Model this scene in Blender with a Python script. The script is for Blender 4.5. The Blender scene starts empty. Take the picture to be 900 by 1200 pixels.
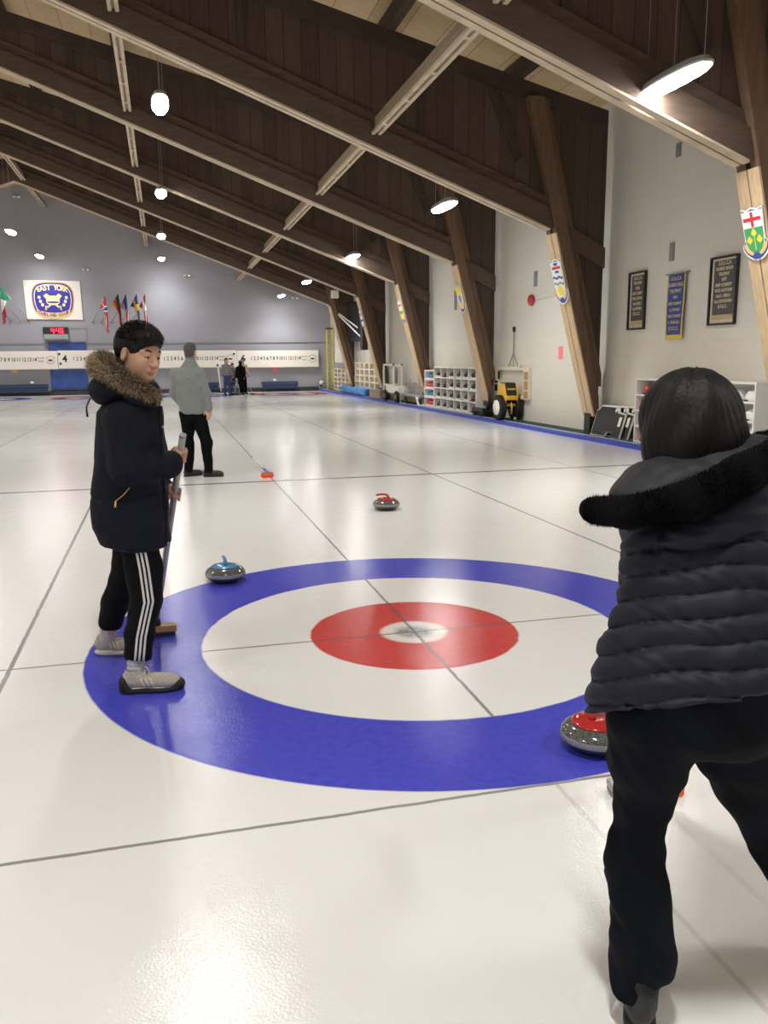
import bpy, bmesh, math, random
import numpy as np
from mathutils import Vector, Matrix, Euler
random.seed(7); rng = np.random.RandomState(5)
scn = bpy.context.scene
COL = scn.collection
PI = math.pi
V = Vector

# ------------------------------------------------------------------ materials
def new_mat(name):
    m = bpy.data.materials.new(name); m.use_nodes = True
    nt = m.node_tree
    b = nt.nodes.get('Principled BSDF')
    return m, nt, b
def N(nt, t, **kw):
    n = nt.nodes.new(t)
    for k, v in kw.items(): setattr(n, k, v)
    return n
def L(nt, a, b): nt.links.new(a, b)
def mth(nt, op, a, b=None, c=None, clamp=False):
    n = N(nt, 'ShaderNodeMath', operation=op); n.use_clamp = clamp
    for i, x in enumerate((a, b, c)):
        if x is None: continue
        if isinstance(x, (int, float)): n.inputs[i].default_value = x
        else: L(nt, x, n.inputs[i])
    return n.outputs[0]
def mixc(nt, fac, a, b):
    n = N(nt, 'ShaderNodeMix', data_type='RGBA')
    for s, x in ((n.inputs[0], fac), (n.inputs[6], a), (n.inputs[7], b)):
        if isinstance(x, (int, float)): s.default_value = x
        elif isinstance(x, tuple): s.default_value = (*x[:3], 1)
        else: L(nt, x, s)
    return n.outputs[2]
def mat(name, col, rough=.6, var=.12, scale=12, bump=.0, bscale=60, metal=0, stretch=None, coat=0, sheen=0, spec=.5):
    """procedural: base colour varied by noise, optional bump"""
    m, nt, b = new_mat(name)
    tc = N(nt, 'ShaderNodeTexCoord'); src = tc.outputs['Object']
    if stretch:
        mp = N(nt, 'ShaderNodeMapping'); mp.inputs['Scale'].default_value = stretch
        L(nt, src, mp.inputs[0]); src = mp.outputs[0]
    nz = N(nt, 'ShaderNodeTexNoise'); nz.inputs['Scale'].default_value = scale; nz.inputs['Detail'].default_value = 4
    L(nt, src, nz.inputs['Vector'])
    lo = tuple(c * (1 - var) for c in col); hi = tuple(min(1, c * (1 + var)) for c in col)
    fac = mth(nt, 'MULTIPLY_ADD', nz.outputs[0], 2.2, -.6, clamp=True)
    L(nt, mixc(nt, fac, lo, hi), b.inputs['Base Color'])
    b.inputs['Roughness'].default_value = rough; b.inputs['Metallic'].default_value = metal
    b.inputs['Coat Weight'].default_value = coat; b.inputs['Sheen Weight'].default_value = sheen
    b.inputs['Specular IOR Level'].default_value = spec
    if bump:
        n2 = N(nt, 'ShaderNodeTexNoise'); n2.inputs['Scale'].default_value = bscale; n2.inputs['Detail'].default_value = 3
        L(nt, src, n2.inputs['Vector'])
        bp = N(nt, 'ShaderNodeBump'); bp.inputs['Strength'].default_value = bump; bp.inputs['Distance'].default_value = .01
        L(nt, n2.outputs[0], bp.inputs['Height']); L(nt, bp.outputs[0], b.inputs['Normal'])
    return m
def emit(name, col, s):
    m, nt, b = new_mat(name)
    b.inputs['Base Color'].default_value = (*col, 1)
    b.inputs['Emission Color'].default_value = (*col, 1); b.inputs['Emission Strength'].default_value = s
    return m
def planks(name, c1, c2, axis, width, gap=.06, rough=.75, grain=(40, 40, 2.5), joint=.35):
    """boards laid side by side along one axis, each its own tone, dark joints"""
    m, nt, b = new_mat(name)
    tc = N(nt, 'ShaderNodeTexCoord'); sp = N(nt, 'ShaderNodeSeparateXYZ'); L(nt, tc.outputs['Object'], sp.inputs[0])
    u = mth(nt, 'DIVIDE', sp.outputs[axis], width)
    cell = mth(nt, 'FLOOR', u); fr = mth(nt, 'FRACT', u)
    wn = N(nt, 'ShaderNodeTexWhiteNoise', noise_dimensions='1D'); L(nt, cell, wn.inputs['W'])
    mp = N(nt, 'ShaderNodeMapping'); mp.inputs['Scale'].default_value = grain; L(nt, tc.outputs['Object'], mp.inputs[0])
    nz = N(nt, 'ShaderNodeTexNoise'); nz.inputs['Scale'].default_value = 1; nz.inputs['Detail'].default_value = 5; L(nt, mp.outputs[0], nz.inputs['Vector'])
    f = mth(nt, 'ADD', mth(nt, 'MULTIPLY', wn.outputs[0], .6), mth(nt, 'MULTIPLY_ADD', nz.outputs[0], 1.3, -.45), clamp=True)
    base = mixc(nt, f, c1, c2)
    j = mth(nt, 'LESS_THAN', fr, gap)
    dark = tuple(c * joint for c in c1)
    L(nt, mixc(nt, j, base, dark), b.inputs['Base Color'])
    b.inputs['Roughness'].default_value = rough
    bp = N(nt, 'ShaderNodeBump'); bp.inputs['Strength'].default_value = .4; bp.inputs['Distance'].default_value = .01
    L(nt, f, bp.inputs['Height']); L(nt, bp.outputs[0], b.inputs['Normal'])
    return m
def blockwall(name, col, axis, low=None, lowz=2.3, bw=.40, bh=.20):
    """painted concrete block; an optional lower coat of paint up to lowz"""
    m, nt, b = new_mat(name)
    tc = N(nt, 'ShaderNodeTexCoord'); sp = N(nt, 'ShaderNodeSeparateXYZ'); L(nt, tc.outputs['Object'], sp.inputs[0])
    cb = N(nt, 'ShaderNodeCombineXYZ'); L(nt, sp.outputs[axis], cb.inputs[0]); L(nt, sp.outputs[2], cb.inputs[1])
    br = N(nt, 'ShaderNodeTexBrick'); L(nt, cb.outputs[0], br.inputs['Vector'])
    br.inputs['Scale'].default_value = 1; br.inputs['Brick Width'].default_value = bw; br.inputs['Row Height'].default_value = bh
    br.inputs['Mortar Size'].default_value = .006; br.inputs['Mortar Smooth'].default_value = .4
    br.inputs['Color1'].default_value = (1, 1, 1, 1); br.inputs['Color2'].default_value = (.98, .98, .98, 1); br.inputs['Mortar'].default_value = (.93, .93, .93, 1)
    nz = N(nt, 'ShaderNodeTexNoise'); nz.inputs['Scale'].default_value = .8; nz.inputs['Detail'].default_value = 5; L(nt, tc.outputs['Object'], nz.inputs['Vector'])
    c = mixc(nt, mth(nt, 'MULTIPLY', nz.outputs[0], .35), col, tuple(x * .85 for x in col))
    if low:
        c = mixc(nt, mth(nt, 'LESS_THAN', sp.outputs[2], lowz), c, low)
    mx = N(nt, 'ShaderNodeMix', data_type='RGBA', blend_type='MULTIPLY'); mx.inputs[0].default_value = 1
    L(nt, c, mx.inputs[6]); L(nt, br.outputs[0], mx.inputs[7])
    L(nt, mx.outputs[2], b.inputs['Base Color']); b.inputs['Roughness'].default_value = .7
    bp = N(nt, 'ShaderNodeBump'); bp.inputs['Strength'].default_value = .3; bp.inputs['Distance'].default_value = .01
    L(nt, br.outputs[0], bp.inputs['Height']); L(nt, bp.outputs[0], b.inputs['Normal'])
    return m

SHEET = 4.38; TT = 34.75
def ice_material():
    m, nt, b = new_mat('pebbled_ice')
    tc = N(nt, 'ShaderNodeTexCoord'); P = tc.outputs['Object']
    # slight wander of painted lines under the ice
    wn = N(nt, 'ShaderNodeTexNoise'); wn.inputs['Scale'].default_value = 9; L(nt, P, wn.inputs['Vector'])
    sp = N(nt, 'ShaderNodeSeparateXYZ'); L(nt, P, sp.inputs[0])
    wob = mth(nt, 'MULTIPLY_ADD', wn.outputs[0], .012, -.006)
    x0 = sp.outputs[0]; y0 = sp.outputs[1]
    k = mth(nt, 'ROUND', mth(nt, 'DIVIDE', x0, SHEET))
    xm = mth(nt, 'ADD', mth(nt, 'SUBTRACT', x0, mth(nt, 'MULTIPLY', k, SHEET)), wob)
    ym = mth(nt, 'ADD', mth(nt, 'SUBTRACT', mth(nt, 'ABSOLUTE', mth(nt, 'SUBTRACT', y0, TT / 2)), TT / 2), wob)
    r = mth(nt, 'SQRT', mth(nt, 'ADD', mth(nt, 'MULTIPLY', xm, xm), mth(nt, 'MULTIPLY', ym, ym)))
    odd = mth(nt, 'GREATER_THAN', mth(nt, 'FRACT', mth(nt, 'MULTIPLY_ADD', k, .5, 50.1)), .5)
    big = N(nt, 'ShaderNodeTexNoise'); big.inputs['Scale'].default_value = .55; big.inputs['Detail'].default_value = 4; L(nt, P, big.inputs['Vector'])
    WHITE = mixc(nt, mth(nt, 'MULTIPLY_ADD', big.outputs[0], 1.6, -.3, clamp=True), (.79, .785, .75), (.85, .85, .83))
    sc = N(nt, 'ShaderNodeTexNoise'); sc.inputs['Scale'].default_value = 26; sc.inputs['Detail'].default_value = 5; L(nt, P, sc.inputs['Vector'])
    spk = mth(nt, 'MULTIPLY_ADD', sc.outputs[0], 1.4, -.2, clamp=True)
    BLUE = mixc(nt, spk, (.055, .060, .50), (.085, .095, .60))
    RED = mixc(nt, spk, (.56, .050, .050), (.66, .085, .080))
    OUT = mixc(nt, odd, BLUE, RED); INN = mixc(nt, odd, RED, BLUE)
    def soft(edge, w):      # 1 below edge
        return mth(nt, 'DIVIDE', mth(nt, 'SUBTRACT', edge, r), w, clamp=True)
    c = mixc(nt, soft(1.829, .012), WHITE, OUT)
    c = mixc(nt, soft(1.219, .012), c, WHITE)
    c = mixc(nt, soft(.61, .012), c, INN)
    c = mixc(nt, soft(.21, .03), c, (.78, .72, .68))
    sm = N(nt, 'ShaderNodeTexNoise'); sm.inputs['Scale'].default_value = 22; sm.inputs['Detail'].default_value = 3; L(nt, P, sm.inputs['Vector'])
    c = mixc(nt, mth(nt, 'MULTIPLY', soft(.13, .05), mth(nt, 'MULTIPLY_ADD', sm.outputs[0], 1.6, -.1, clamp=True)), c, (.16, .20, .17))
    def near(v, at, hw, sf=.006):
        return mth(nt, 'DIVIDE', mth(nt, 'SUBTRACT', hw + sf, mth(nt, 'ABSOLUTE', mth(nt, 'SUBTRACT', v, at))), sf, clamp=True)
    fade = mth(nt, 'MULTIPLY_ADD', big.outputs[0], 1.2, .1, clamp=True)
    inside = mth(nt, 'MULTIPLY_ADD', soft(1.829, .01), -.0, 1)
    blw = mth(nt, 'SUBTRACT', 1, mth(nt, 'MULTIPLY', mth(nt, 'MULTIPLY', soft(1.829, .01), mth(nt, 'SUBTRACT', 1, soft(1.219, .01))), .8))
    lines = mth(nt, 'MAXIMUM', near(ym, 0, .006), near(ym, 1.829, .0065, .004))
    lines = mth(nt, 'MAXIMUM', lines, near(ym, -6.401, .042, .02))
    # centre line stops short of the hacks and is worn near the back line
    cw = mth(nt, 'SUBTRACT', 1, mth(nt, 'MULTIPLY', near(ym, 5.9, 4.0, .3), .72))
    lines = mth(nt, 'MAXIMUM', lines, mth(nt, 'MULTIPLY', near(xm, 0, .006), cw))
    xs = mth(nt, 'SUBTRACT', SHEET / 2, mth(nt, 'ABSOLUTE', xm))
    lines = mth(nt, 'MAXIMUM', lines, near(xs, 0, .009))
    lines = mth(nt, 'MULTIPLY', mth(nt, 'MULTIPLY', lines, blw), mth(nt, 'MULTIPLY_ADD', fade, .35, .5))
    c = mixc(nt, lines, c, (.10, .10, .10))
    L(nt, c, b.inputs['Base Color'])
    b.inputs['IOR'].default_value = 1.42
    rn = N(nt, 'ShaderNodeTexNoise'); rn.inputs['Scale'].default_value = 1.3; rn.inputs['Detail'].default_value = 4; L(nt, P, rn.inputs['Vector'])
    L(nt, mth(nt, 'MULTIPLY_ADD', rn.outputs[0], .07, .065), b.inputs['Roughness'])
    pb = N(nt, 'ShaderNodeTexNoise'); pb.inputs['Scale'].default_value = 120; pb.inputs['Detail'].default_value = 2; L(nt, P, pb.inputs['Vector'])
    b1 = N(nt, 'ShaderNodeBump'); b1.inputs['Strength'].default_value = .55; b1.inputs['Distance'].default_value = .0016
    L(nt, pb.outputs[0], b1.inputs['Height'])
    b2 = N(nt, 'ShaderNodeBump'); b2.inputs['Strength'].default_value = .5; b2.inputs['Distance'].default_value = .004
    lw = N(nt, 'ShaderNodeTexNoise'); lw.inputs['Scale'].default_value = 7; L(nt, P, lw.inputs['Vector'])
    L(nt, lw.outputs[0], b2.inputs['Height']); L(nt, b1.outputs[0], b2.inputs['Normal']); L(nt, b2.outputs[0], b.inputs['Normal'])
    return m

M = {}
M['ice'] = ice_material()
M['web'] = planks('stained_plank_sheathing', (.052, .034, .025), (.094, .064, .047), 0, .30, .04, .85, (30, 30, 2.0))
M['chord'] = mat('stained_beam_timber', (.088, .058, .041), .75, .22, 3, .3, 30, stretch=(1, 6, 6))
M['leg'] = mat('stained_leg_timber', (.135, .078, .046), .7, .22, 3, .3, 30, stretch=(7, 7, 1))
M['darkwood'] = mat('dark_stained_board', (.050, .034, .026), .8, .25, 3, .2, 30)
M['pine'] = mat('pale_pine', (.60, .44, .27), .6, .15, 4, .15, 40, stretch=(5, 5, 1))
M['soffit'] = mat('pale_soffit_board', (.50, .41, .30), .65, .18, 3, .1, 30)
M['brace'] = planks('weathered_brace_board', (.22, .17, .11), (.34, .27, .18), 2, .2, .02, .7, (20, 3, 20))
M['deck'] = planks('roof_decking', (.44, .31, .17), (.62, .46, .27), 0, .62, .025, .7, (3, 14, 14), .5)
M['purlin'] = mat('dark_purlin', (.06, .04, .028), .8, .3, 8, .2)
M['wallw'] = blockwall('cream_block_wall', (.66, .645, .585), 1, (.68, .65, .57), 2.05)
M['wallg'] = blockwall('blue_grey_block_wall', (.34, .35, .385), 0)
M['carpet'] = mat('green_carpet', (.025, .05, .035), .95, .4, 60, .6, 200)
M['curb'] = mat('blue_curb_paint', (.03, .06, .42), .35, .15, 10)
M['curbtop'] = mat('frosted_curb_edge', (.42, .52, .56), .5, .4, 30, .4, 80)
M['white'] = mat('white_paint', (.82, .80, .75), .45, .05, 6)
M['cream'] = mat('cream_laminate', (.74, .69, .55), .5, .06, 6)
M['black'] = mat('black_plastic', (.012, .012, .013), .45, .3, 20)
M['dark'] = mat('charcoal_plastic', (.035, .037, .04), .4, .25, 14)
M['rubber'] = mat('black_rubber', (.01, .01, .011), .7, .3, 30, .5, 90)
M['steel'] = mat('brushed_steel', (.45, .45, .45), .35, .15, 20, metal=.9)
M['alu'] = mat('grey_painted_metal', (.42, .43, .44), .4, .12, 20, metal=.5)
M['granite'] = mat('polished_granite', (.10, .105, .10), .12, .75, 160, coat=.6)
M['granband'] = mat('matt_granite_band', (.30, .31, .31), .5, .35, 220, .2, 200)
M['granbase'] = mat('dark_granite_base', (.05, .052, .052), .3, .5, 160)
M['redp'] = mat('red_plastic', (.46, .020, .020), .18, .08, 5, coat=.5)
M['bluep'] = mat('light_blue_plastic', (.06, .24, .44), .2, .1, 5, coat=.5)
M['orange'] = mat('orange_fabric', (.95, .10, .02), .5, .1, 20)
M['navy'] = mat('navy_vinyl', (.022, .040, .11), .5, .2, 6, .2, 12)
M['tarp'] = mat('blue_tarpaulin', (.035, .085, .30), .45, .18, 3, .9, 5)
M['tarpl'] = mat('light_blue_tarpaulin', (.06, .24, .60), .45, .15, 5, .8, 9)
M['yellow'] = mat('yellow_paint', (.72, .42, .03), .4, .12, 8)
M['ladder'] = mat('yellow_fibreglass', (.62, .55, .06), .5, .2, 6)
M['pink'] = mat('pink_paper', (.90, .22, .28), .7, .03, 6)
M['yellowpaper'] = mat('yellow_paper', (.80, .58, .12), .7, .05, 6)
M['vent'] = mat('grey_vent_metal', (.26, .26, .25), .5, .1, 30)
M['gold'] = mat('gold_paint', (.74, .48, .18), .5, .1, 6)
M['goldl'] = mat('pale_gold_letters', (.88, .72, .34), .5, .06, 6)
M['royal'] = mat('royal_blue_paint', (.035, .030, .30), .45, .08, 6)
M['ink'] = mat('black_ink', (.02, .02, .02), .6, .1, 20)
M['signwhite'] = mat('sign_white', (.86, .84, .76), .5, .03, 5)
M['glass'] = emit('lamp_diffuser', (1, .985, .96), 62)
M['led'] = emit('red_led_digits', (1, .02, .06), 5)
M['bcream'] = mat('banner_cream', (.66, .58, .44), .75, .1, 12)
M['bgrey'] = mat('banner_slate_felt', (.085, .08, .09), .9, .15, 30)
M['bgold_cubbyshade'] = mat('banner_gold_cubby_shade', (.48, .36, .18), .8, .1, 30)  # banner fringe; also the shade painted on the cream cubby backs
M['bletter'] = mat('banner_letter_tan', (.52, .45, .30), .8, .1, 30)
M['bblue'] = mat('banner_blue_felt', (.05, .075, .26), .85, .12, 30)
M['byel'] = mat('banner_yellow_fringe', (.70, .52, .08), .8, .15, 30)
M['shgreen'] = mat('shield_green', (.05, .36, .13), .4, .05, 5)
M['shyel'] = mat('shield_yellow', (.85, .70, .06), .4, .05, 5)
M['shred'] = mat('shield_red', (.62, .03, .05), .4, .05, 5)
M['shblue'] = mat('shield_blue', (.03, .07, .34), .4, .05, 5)
M['shtan'] = mat('shield_tan', (.80, .55, .20), .4, .05, 5)
M['shgrey'] = mat('shield_grey', (.30, .31, .36), .4, .05, 5)
M['shwhite'] = mat('shield_white', (.88, .88, .86), .4, .03, 5)
M['skin'] = mat('skin', (.56, .33, .225), .5, .06, 30, .05, 200, spec=.4)
M['skinp'] = mat('pale_skin', (.66, .40, .30), .5, .06, 30, spec=.4)
M['lip'] = mat('lip', (.44, .20, .16), .45, .05, 30)
M['hairb'] = mat('black_hair', (.0045, .004, .0045), .55, .4, 30, .25, 120, stretch=(1, 1, .12), spec=.25)
M['hairg'] = mat('grey_hair', (.075, .066, .06), .7, .4, 60, .8, 120)
M['parka'] = mat('navy_parka_cloth', (.006, .0078, .0145), .78, .2, 8, .25, 14, spec=.18)
M['puffer'] = mat('blue_black_puffer_nylon', (.0085, .0105, .0215), .58, .2, 8, .2, 9, spec=.25)
M['hoodn'] = mat('charcoal_hood_nylon', (.017, .018, .021), .6, .2, 8, .3, 10, spec=.3)
M['blackfur'] = mat('black_pile', (.0035, .0035, .004), .9, .3, 60, 1.0, 240, spec=.1)
M['tan_fur'] = mat('tan_fur', (.40, .30, .185), .8, .5, 40)
M['brown_fur'] = mat('brown_fur', (.085, .060, .040), .85, .4, 40)
M['pale_fur'] = mat('pale_fur', (.62, .54, .42), .8, .2, 40)
M['trouser'] = mat('black_trouser_knit', (.0035, .0036, .005), .9, .3, 10, .2, 18, spec=.12)
M['trousern'] = mat('blue_black_trousers', (.0045, .006, .0095), .85, .25, 7, .35, 9, spec=.12)
M['sweater'] = mat('heather_grey_fleece', (.20, .215, .215), .9, .12, 60, .2, 160, sheen=.2)
M['sock'] = mat('grey_white_sock', (.48, .48, .50), .9, .1, 40, .3, 120)
M['sneak'] = mat('beige_knit', (.46, .42, .36), .85, .18, 60, .5, 160)
M['sneakw'] = mat('off_white_foam', (.70, .66, .56), .55, .08, 20)
M['shoed'] = mat('charcoal_shoe', (.022, .024, .028), .6, .25, 30, .3, 100)
M['denim'] = mat('blue_denim', (.045, .07, .16), .85, .2, 20)
M['handle'] = mat('grey_broom_shaft', (.34, .33, .33), .3, .06, 10, coat=.3)
M['woodb'] = mat('tan_brush_block', (.44, .27, .12), .5, .15, 14)
M['shelfitem'] = mat('dark_shoe_leather', (.03, .026, .025), .4, .3, 20)
M['shelfred'] = mat('maroon_shoe_leather', (.16, .03, .03), .4, .3, 20)
M['helm_r'] = mat('red_helmet_shell', (.55, .03, .03), .15, .1, 5, coat=.6)
M['helm_w'] = mat('white_helmet_shell', (.78, .78, .78), .2, .05, 5, coat=.5)
def striped_mat(name, base, stripe, w=.010, pitch=.0195, n=3):
    m, nt, b = new_mat(name)
    at = N(nt, 'ShaderNodeAttribute'); at.attribute_name = 'stripe'
    s = mth(nt, 'DIVIDE', at.outputs['Fac'], pitch)
    fr = mth(nt, 'ABSOLUTE', mth(nt, 'SUBTRACT', mth(nt, 'FRACT', mth(nt, 'ADD', s, 50.5 if n % 2 else 50.)), .5))
    on = mth(nt, 'LESS_THAN', fr, w / pitch / 2)
    on = mth(nt, 'MULTIPLY', on, mth(nt, 'LESS_THAN', mth(nt, 'ABSOLUTE', s), n / 2))
    L(nt, mixc(nt, on, base, stripe), b.inputs['Base Color']); b.inputs['Roughness'].default_value = .8
    b.inputs['Specular IOR Level'].default_value = .12
    return m
M['trstripe'] = striped_mat('black_track_knit_three_stripes', (.0045, .0045, .006), (.62, .62, .62), .0105)

# ------------------------------------------------------------------ mesh builder
class MB:
    def __init__(s): s.v = []; s.f = []; s.m = []
    def add(s, vs, fs, mi=0):
        o = len(s.v); s.v += [tuple(v) for v in vs]
        for f in fs: s.f.append([o + i for i in f]); s.m.append(mi)
        return s
    def box(s, lo, hi, mi=0, R=None, c=None):
        x0, y0, z0 = lo; x1, y1, z1 = hi
        vs = [V(p) for p in ((x0,y0,z0),(x1,y0,z0),(x1,y1,z0),(x0,y1,z0),(x0,y0,z1),(x1,y0,z1),(x1,y1,z1),(x0,y1,z1))]
        if R is not None: vs = [R @ p + V(c or (0, 0, 0)) for p in vs]
        return s.add(vs, [(0,3,2,1),(4,5,6,7),(0,1,5,4),(1,2,6,5),(2,3,7,6),(3,0,4,7)], mi)
    def prism(s, poly, axis, a, b, mi=0, caps=True):
        """poly in the two other axes (x,z for axis y; y,z for x; x,y for z), extruded a..b"""
        def P(p, t):
            return (t, p[0], p[1]) if axis == 0 else ((p[0], t, p[1]) if axis == 1 else (p[0], p[1], t))
        n = len(poly); vs = [P(p, a) for p in poly] + [P(p, b) for p in poly]
        fs = [(i, (i + 1) % n, n + (i + 1) % n, n + i) for i in range(n)]
        if caps: fs += [tuple(range(n))[::-1], tuple(range(n, 2 * n))]
        return s.add(vs, fs, mi)
    def tube(s, pts, r, n=10, mi=0, flat=1.0, cap=True):
        pts = [V(p) for p in pts]; rs = r if isinstance(r, (list, tuple)) else [r] * len(pts)
        vs = []; up = V((0, 0, 1)); prev = None
        for i, p in enumerate(pts):
            t = (pts[min(i + 1, len(pts) - 1)] - pts[max(i - 1, 0)]).normalized()
            a = prev if prev is not None else (up if abs(t.z) < .9 else V((1, 0, 0)))
            a = (a - t * a.dot(t)).normalized(); prev = a; bb = t.cross(a)
            for k in range(n):
                th = 2 * PI * k / n; vs.append(p + (a * math.cos(th) * flat + bb * math.sin(th)) * rs[i])
        fs = []
        for i in range(len(pts) - 1):
            for k in range(n): fs.append((i*n+k, i*n+(k+1)%n, (i+1)*n+(k+1)%n, (i+1)*n+k))
        if cap: fs += [tuple(range(n))[::-1], tuple((len(pts)-1)*n + k for k in range(n))]
        return s.add(vs, fs, mi)
    def lathe(s, prof, c=(0,0,0), n=40, axis=2, mis=None, mi=0, sy=1):
        vs = []
        for r, z in prof:
            for k in range(n):
                th = 2*PI*k/n; a, b_ = r*math.cos(th), r*math.sin(th)*sy
                p = (a, b_, z) if axis == 2 else ((z, a, b_) if axis == 0 else (a, z, b_))
                vs.append((p[0]+c[0], p[1]+c[1], p[2]+c[2]))
        o = len(s.v); s.v += vs
        for i in range(len(prof)-1):
            for k in range(n):
                s.f.append([o+i*n+k, o+i*n+(k+1)%n, o+(i+1)*n+(k+1)%n, o+(i+1)*n+k]); s.m.append(mis[i] if mis else mi)
        s.f.append([o+k for k in range(n)][::-1]); s.m.append(mis[0] if mis else mi)
        s.f.append([o+(len(prof)-1)*n+k for k in range(n)]); s.m.append(mis[-1] if mis else mi)
        return s
    def ell(s, c, r, n=16, m=10, mi=0, R=None):
        vs = []
        for i in range(m+1):
            ph = PI*i/m
            for k in range(n):
                th = 2*PI*k/n; p = V((r[0]*math.sin(ph)*math.cos(th), r[1]*math.sin(ph)*math.sin(th), r[2]*math.cos(ph)))
                if R is not None: p = R @ p
                vs.append(p + V(c))
        fs = [(i*n+k, (i+1)*n+k, (i+1)*n+(k+1)%n, i*n+(k+1)%n) for i in range(m) for k in range(n)]
        return s.add(vs, fs, mi)
    def grid(s, fn, nu, nv, mi=0):
        vs = [fn(i/nu, j/nv) for i in range(nu+1) for j in range(nv+1)]
        fs = [(i*(nv+1)+j, (i+1)*(nv+1)+j, (i+1)*(nv+1)+j+1, i*(nv+1)+j+1) for i in range(nu) for j in range(nv)]
        return s.add(vs, fs, mi)
    def build(s, name, mats, parent=None, smooth=False, bevel=0, solid=0, loc=None):
        me = bpy.data.meshes.new(name)
        me.from_pydata([tuple(v) for v in s.v], [], s.f)
        if not isinstance(mats, (list, tuple)): mats = [mats]
        for m in mats: me.materials.append(m)
        me.polygons.foreach_set('material_index', s.m)
        bm = bmesh.new(); bm.from_mesh(me); bmesh.ops.remove_doubles(bm, verts=bm.verts, dist=1e-6)
        bmesh.ops.recalc_face_normals(bm, faces=bm.faces); bm.to_mesh(me); bm.free()
        o = bpy.data.objects.new(name, me); COL.objects.link(o)
        if parent: o.parent = parent
        if loc: o.location = loc
        if smooth:
            me.polygons.foreach_set('use_smooth', [True]*len(me.polygons))
        if solid:
            md = o.modifiers.new('s', 'SOLIDIFY'); md.thickness = solid; md.offset = 0
        if bevel:
            md = o.modifiers.new('b', 'BEVEL'); md.width = bevel; md.segments = 2; md.limit_method = 'ANGLE'; md.angle_limit = .7
        return o

def tag(o, label=None, cat=None, group=None, kind=None):
    if label: o['label'] = label
    if cat: o['category'] = cat
    if group: o['group'] = group
    if kind: o['kind'] = kind
    return o
def thing(name, label, cat, loc=(0,0,0), rz=0, group=None, kind=None):
    o = bpy.data.objects.new(name, None); COL.objects.link(o); o.empty_display_size = .1
    o.location = loc; o.rotation_euler = (0, 0, rz)
    return tag(o, label, cat, group, kind)
def dup(root, loc, rz=None, label=None, group=None):
    r = root.copy(); COL.objects.link(r); r.location = loc
    if rz is not None: r.rotation_euler = (0, 0, rz)
    if label: r['label'] = label
    if group: r['group'] = group
    def rec(a, b):
        for ch in list(a.children):
            c = ch.copy(); COL.objects.link(c); c.parent = b; rec(ch, c)
    rec(root, r)
    return r
def text_mb(mb, txt, size, place, mi=0, depth=.002, align='CENTER', sx=1.0, res=3, bold=.0):
    """adds lettering to a mesh builder; place(u, v, d) -> world point, u right, v up, d outwards"""
    cu = bpy.data.curves.new('lettering', 'FONT'); cu.body = txt; cu.size = size; cu.align_x = align; cu.align_y = 'CENTER'
    cu.resolution_u = res; cu.extrude = depth / 2; cu.offset = bold
    o = bpy.data.objects.new('lettering', cu); COL.objects.link(o)
    bpy.context.view_layer.update()
    me = bpy.data.meshes.new_from_object(o.evaluated_get(bpy.context.evaluated_depsgraph_get()))
    mb.add([place(v.co.x*sx, v.co.y, v.co.z + depth/2) for v in me.vertices], [list(p.vertices) for p in me.polygons], mi)
    bpy.data.objects.remove(o); bpy.data.meshes.remove(me); bpy.data.curves.remove(cu)

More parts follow.
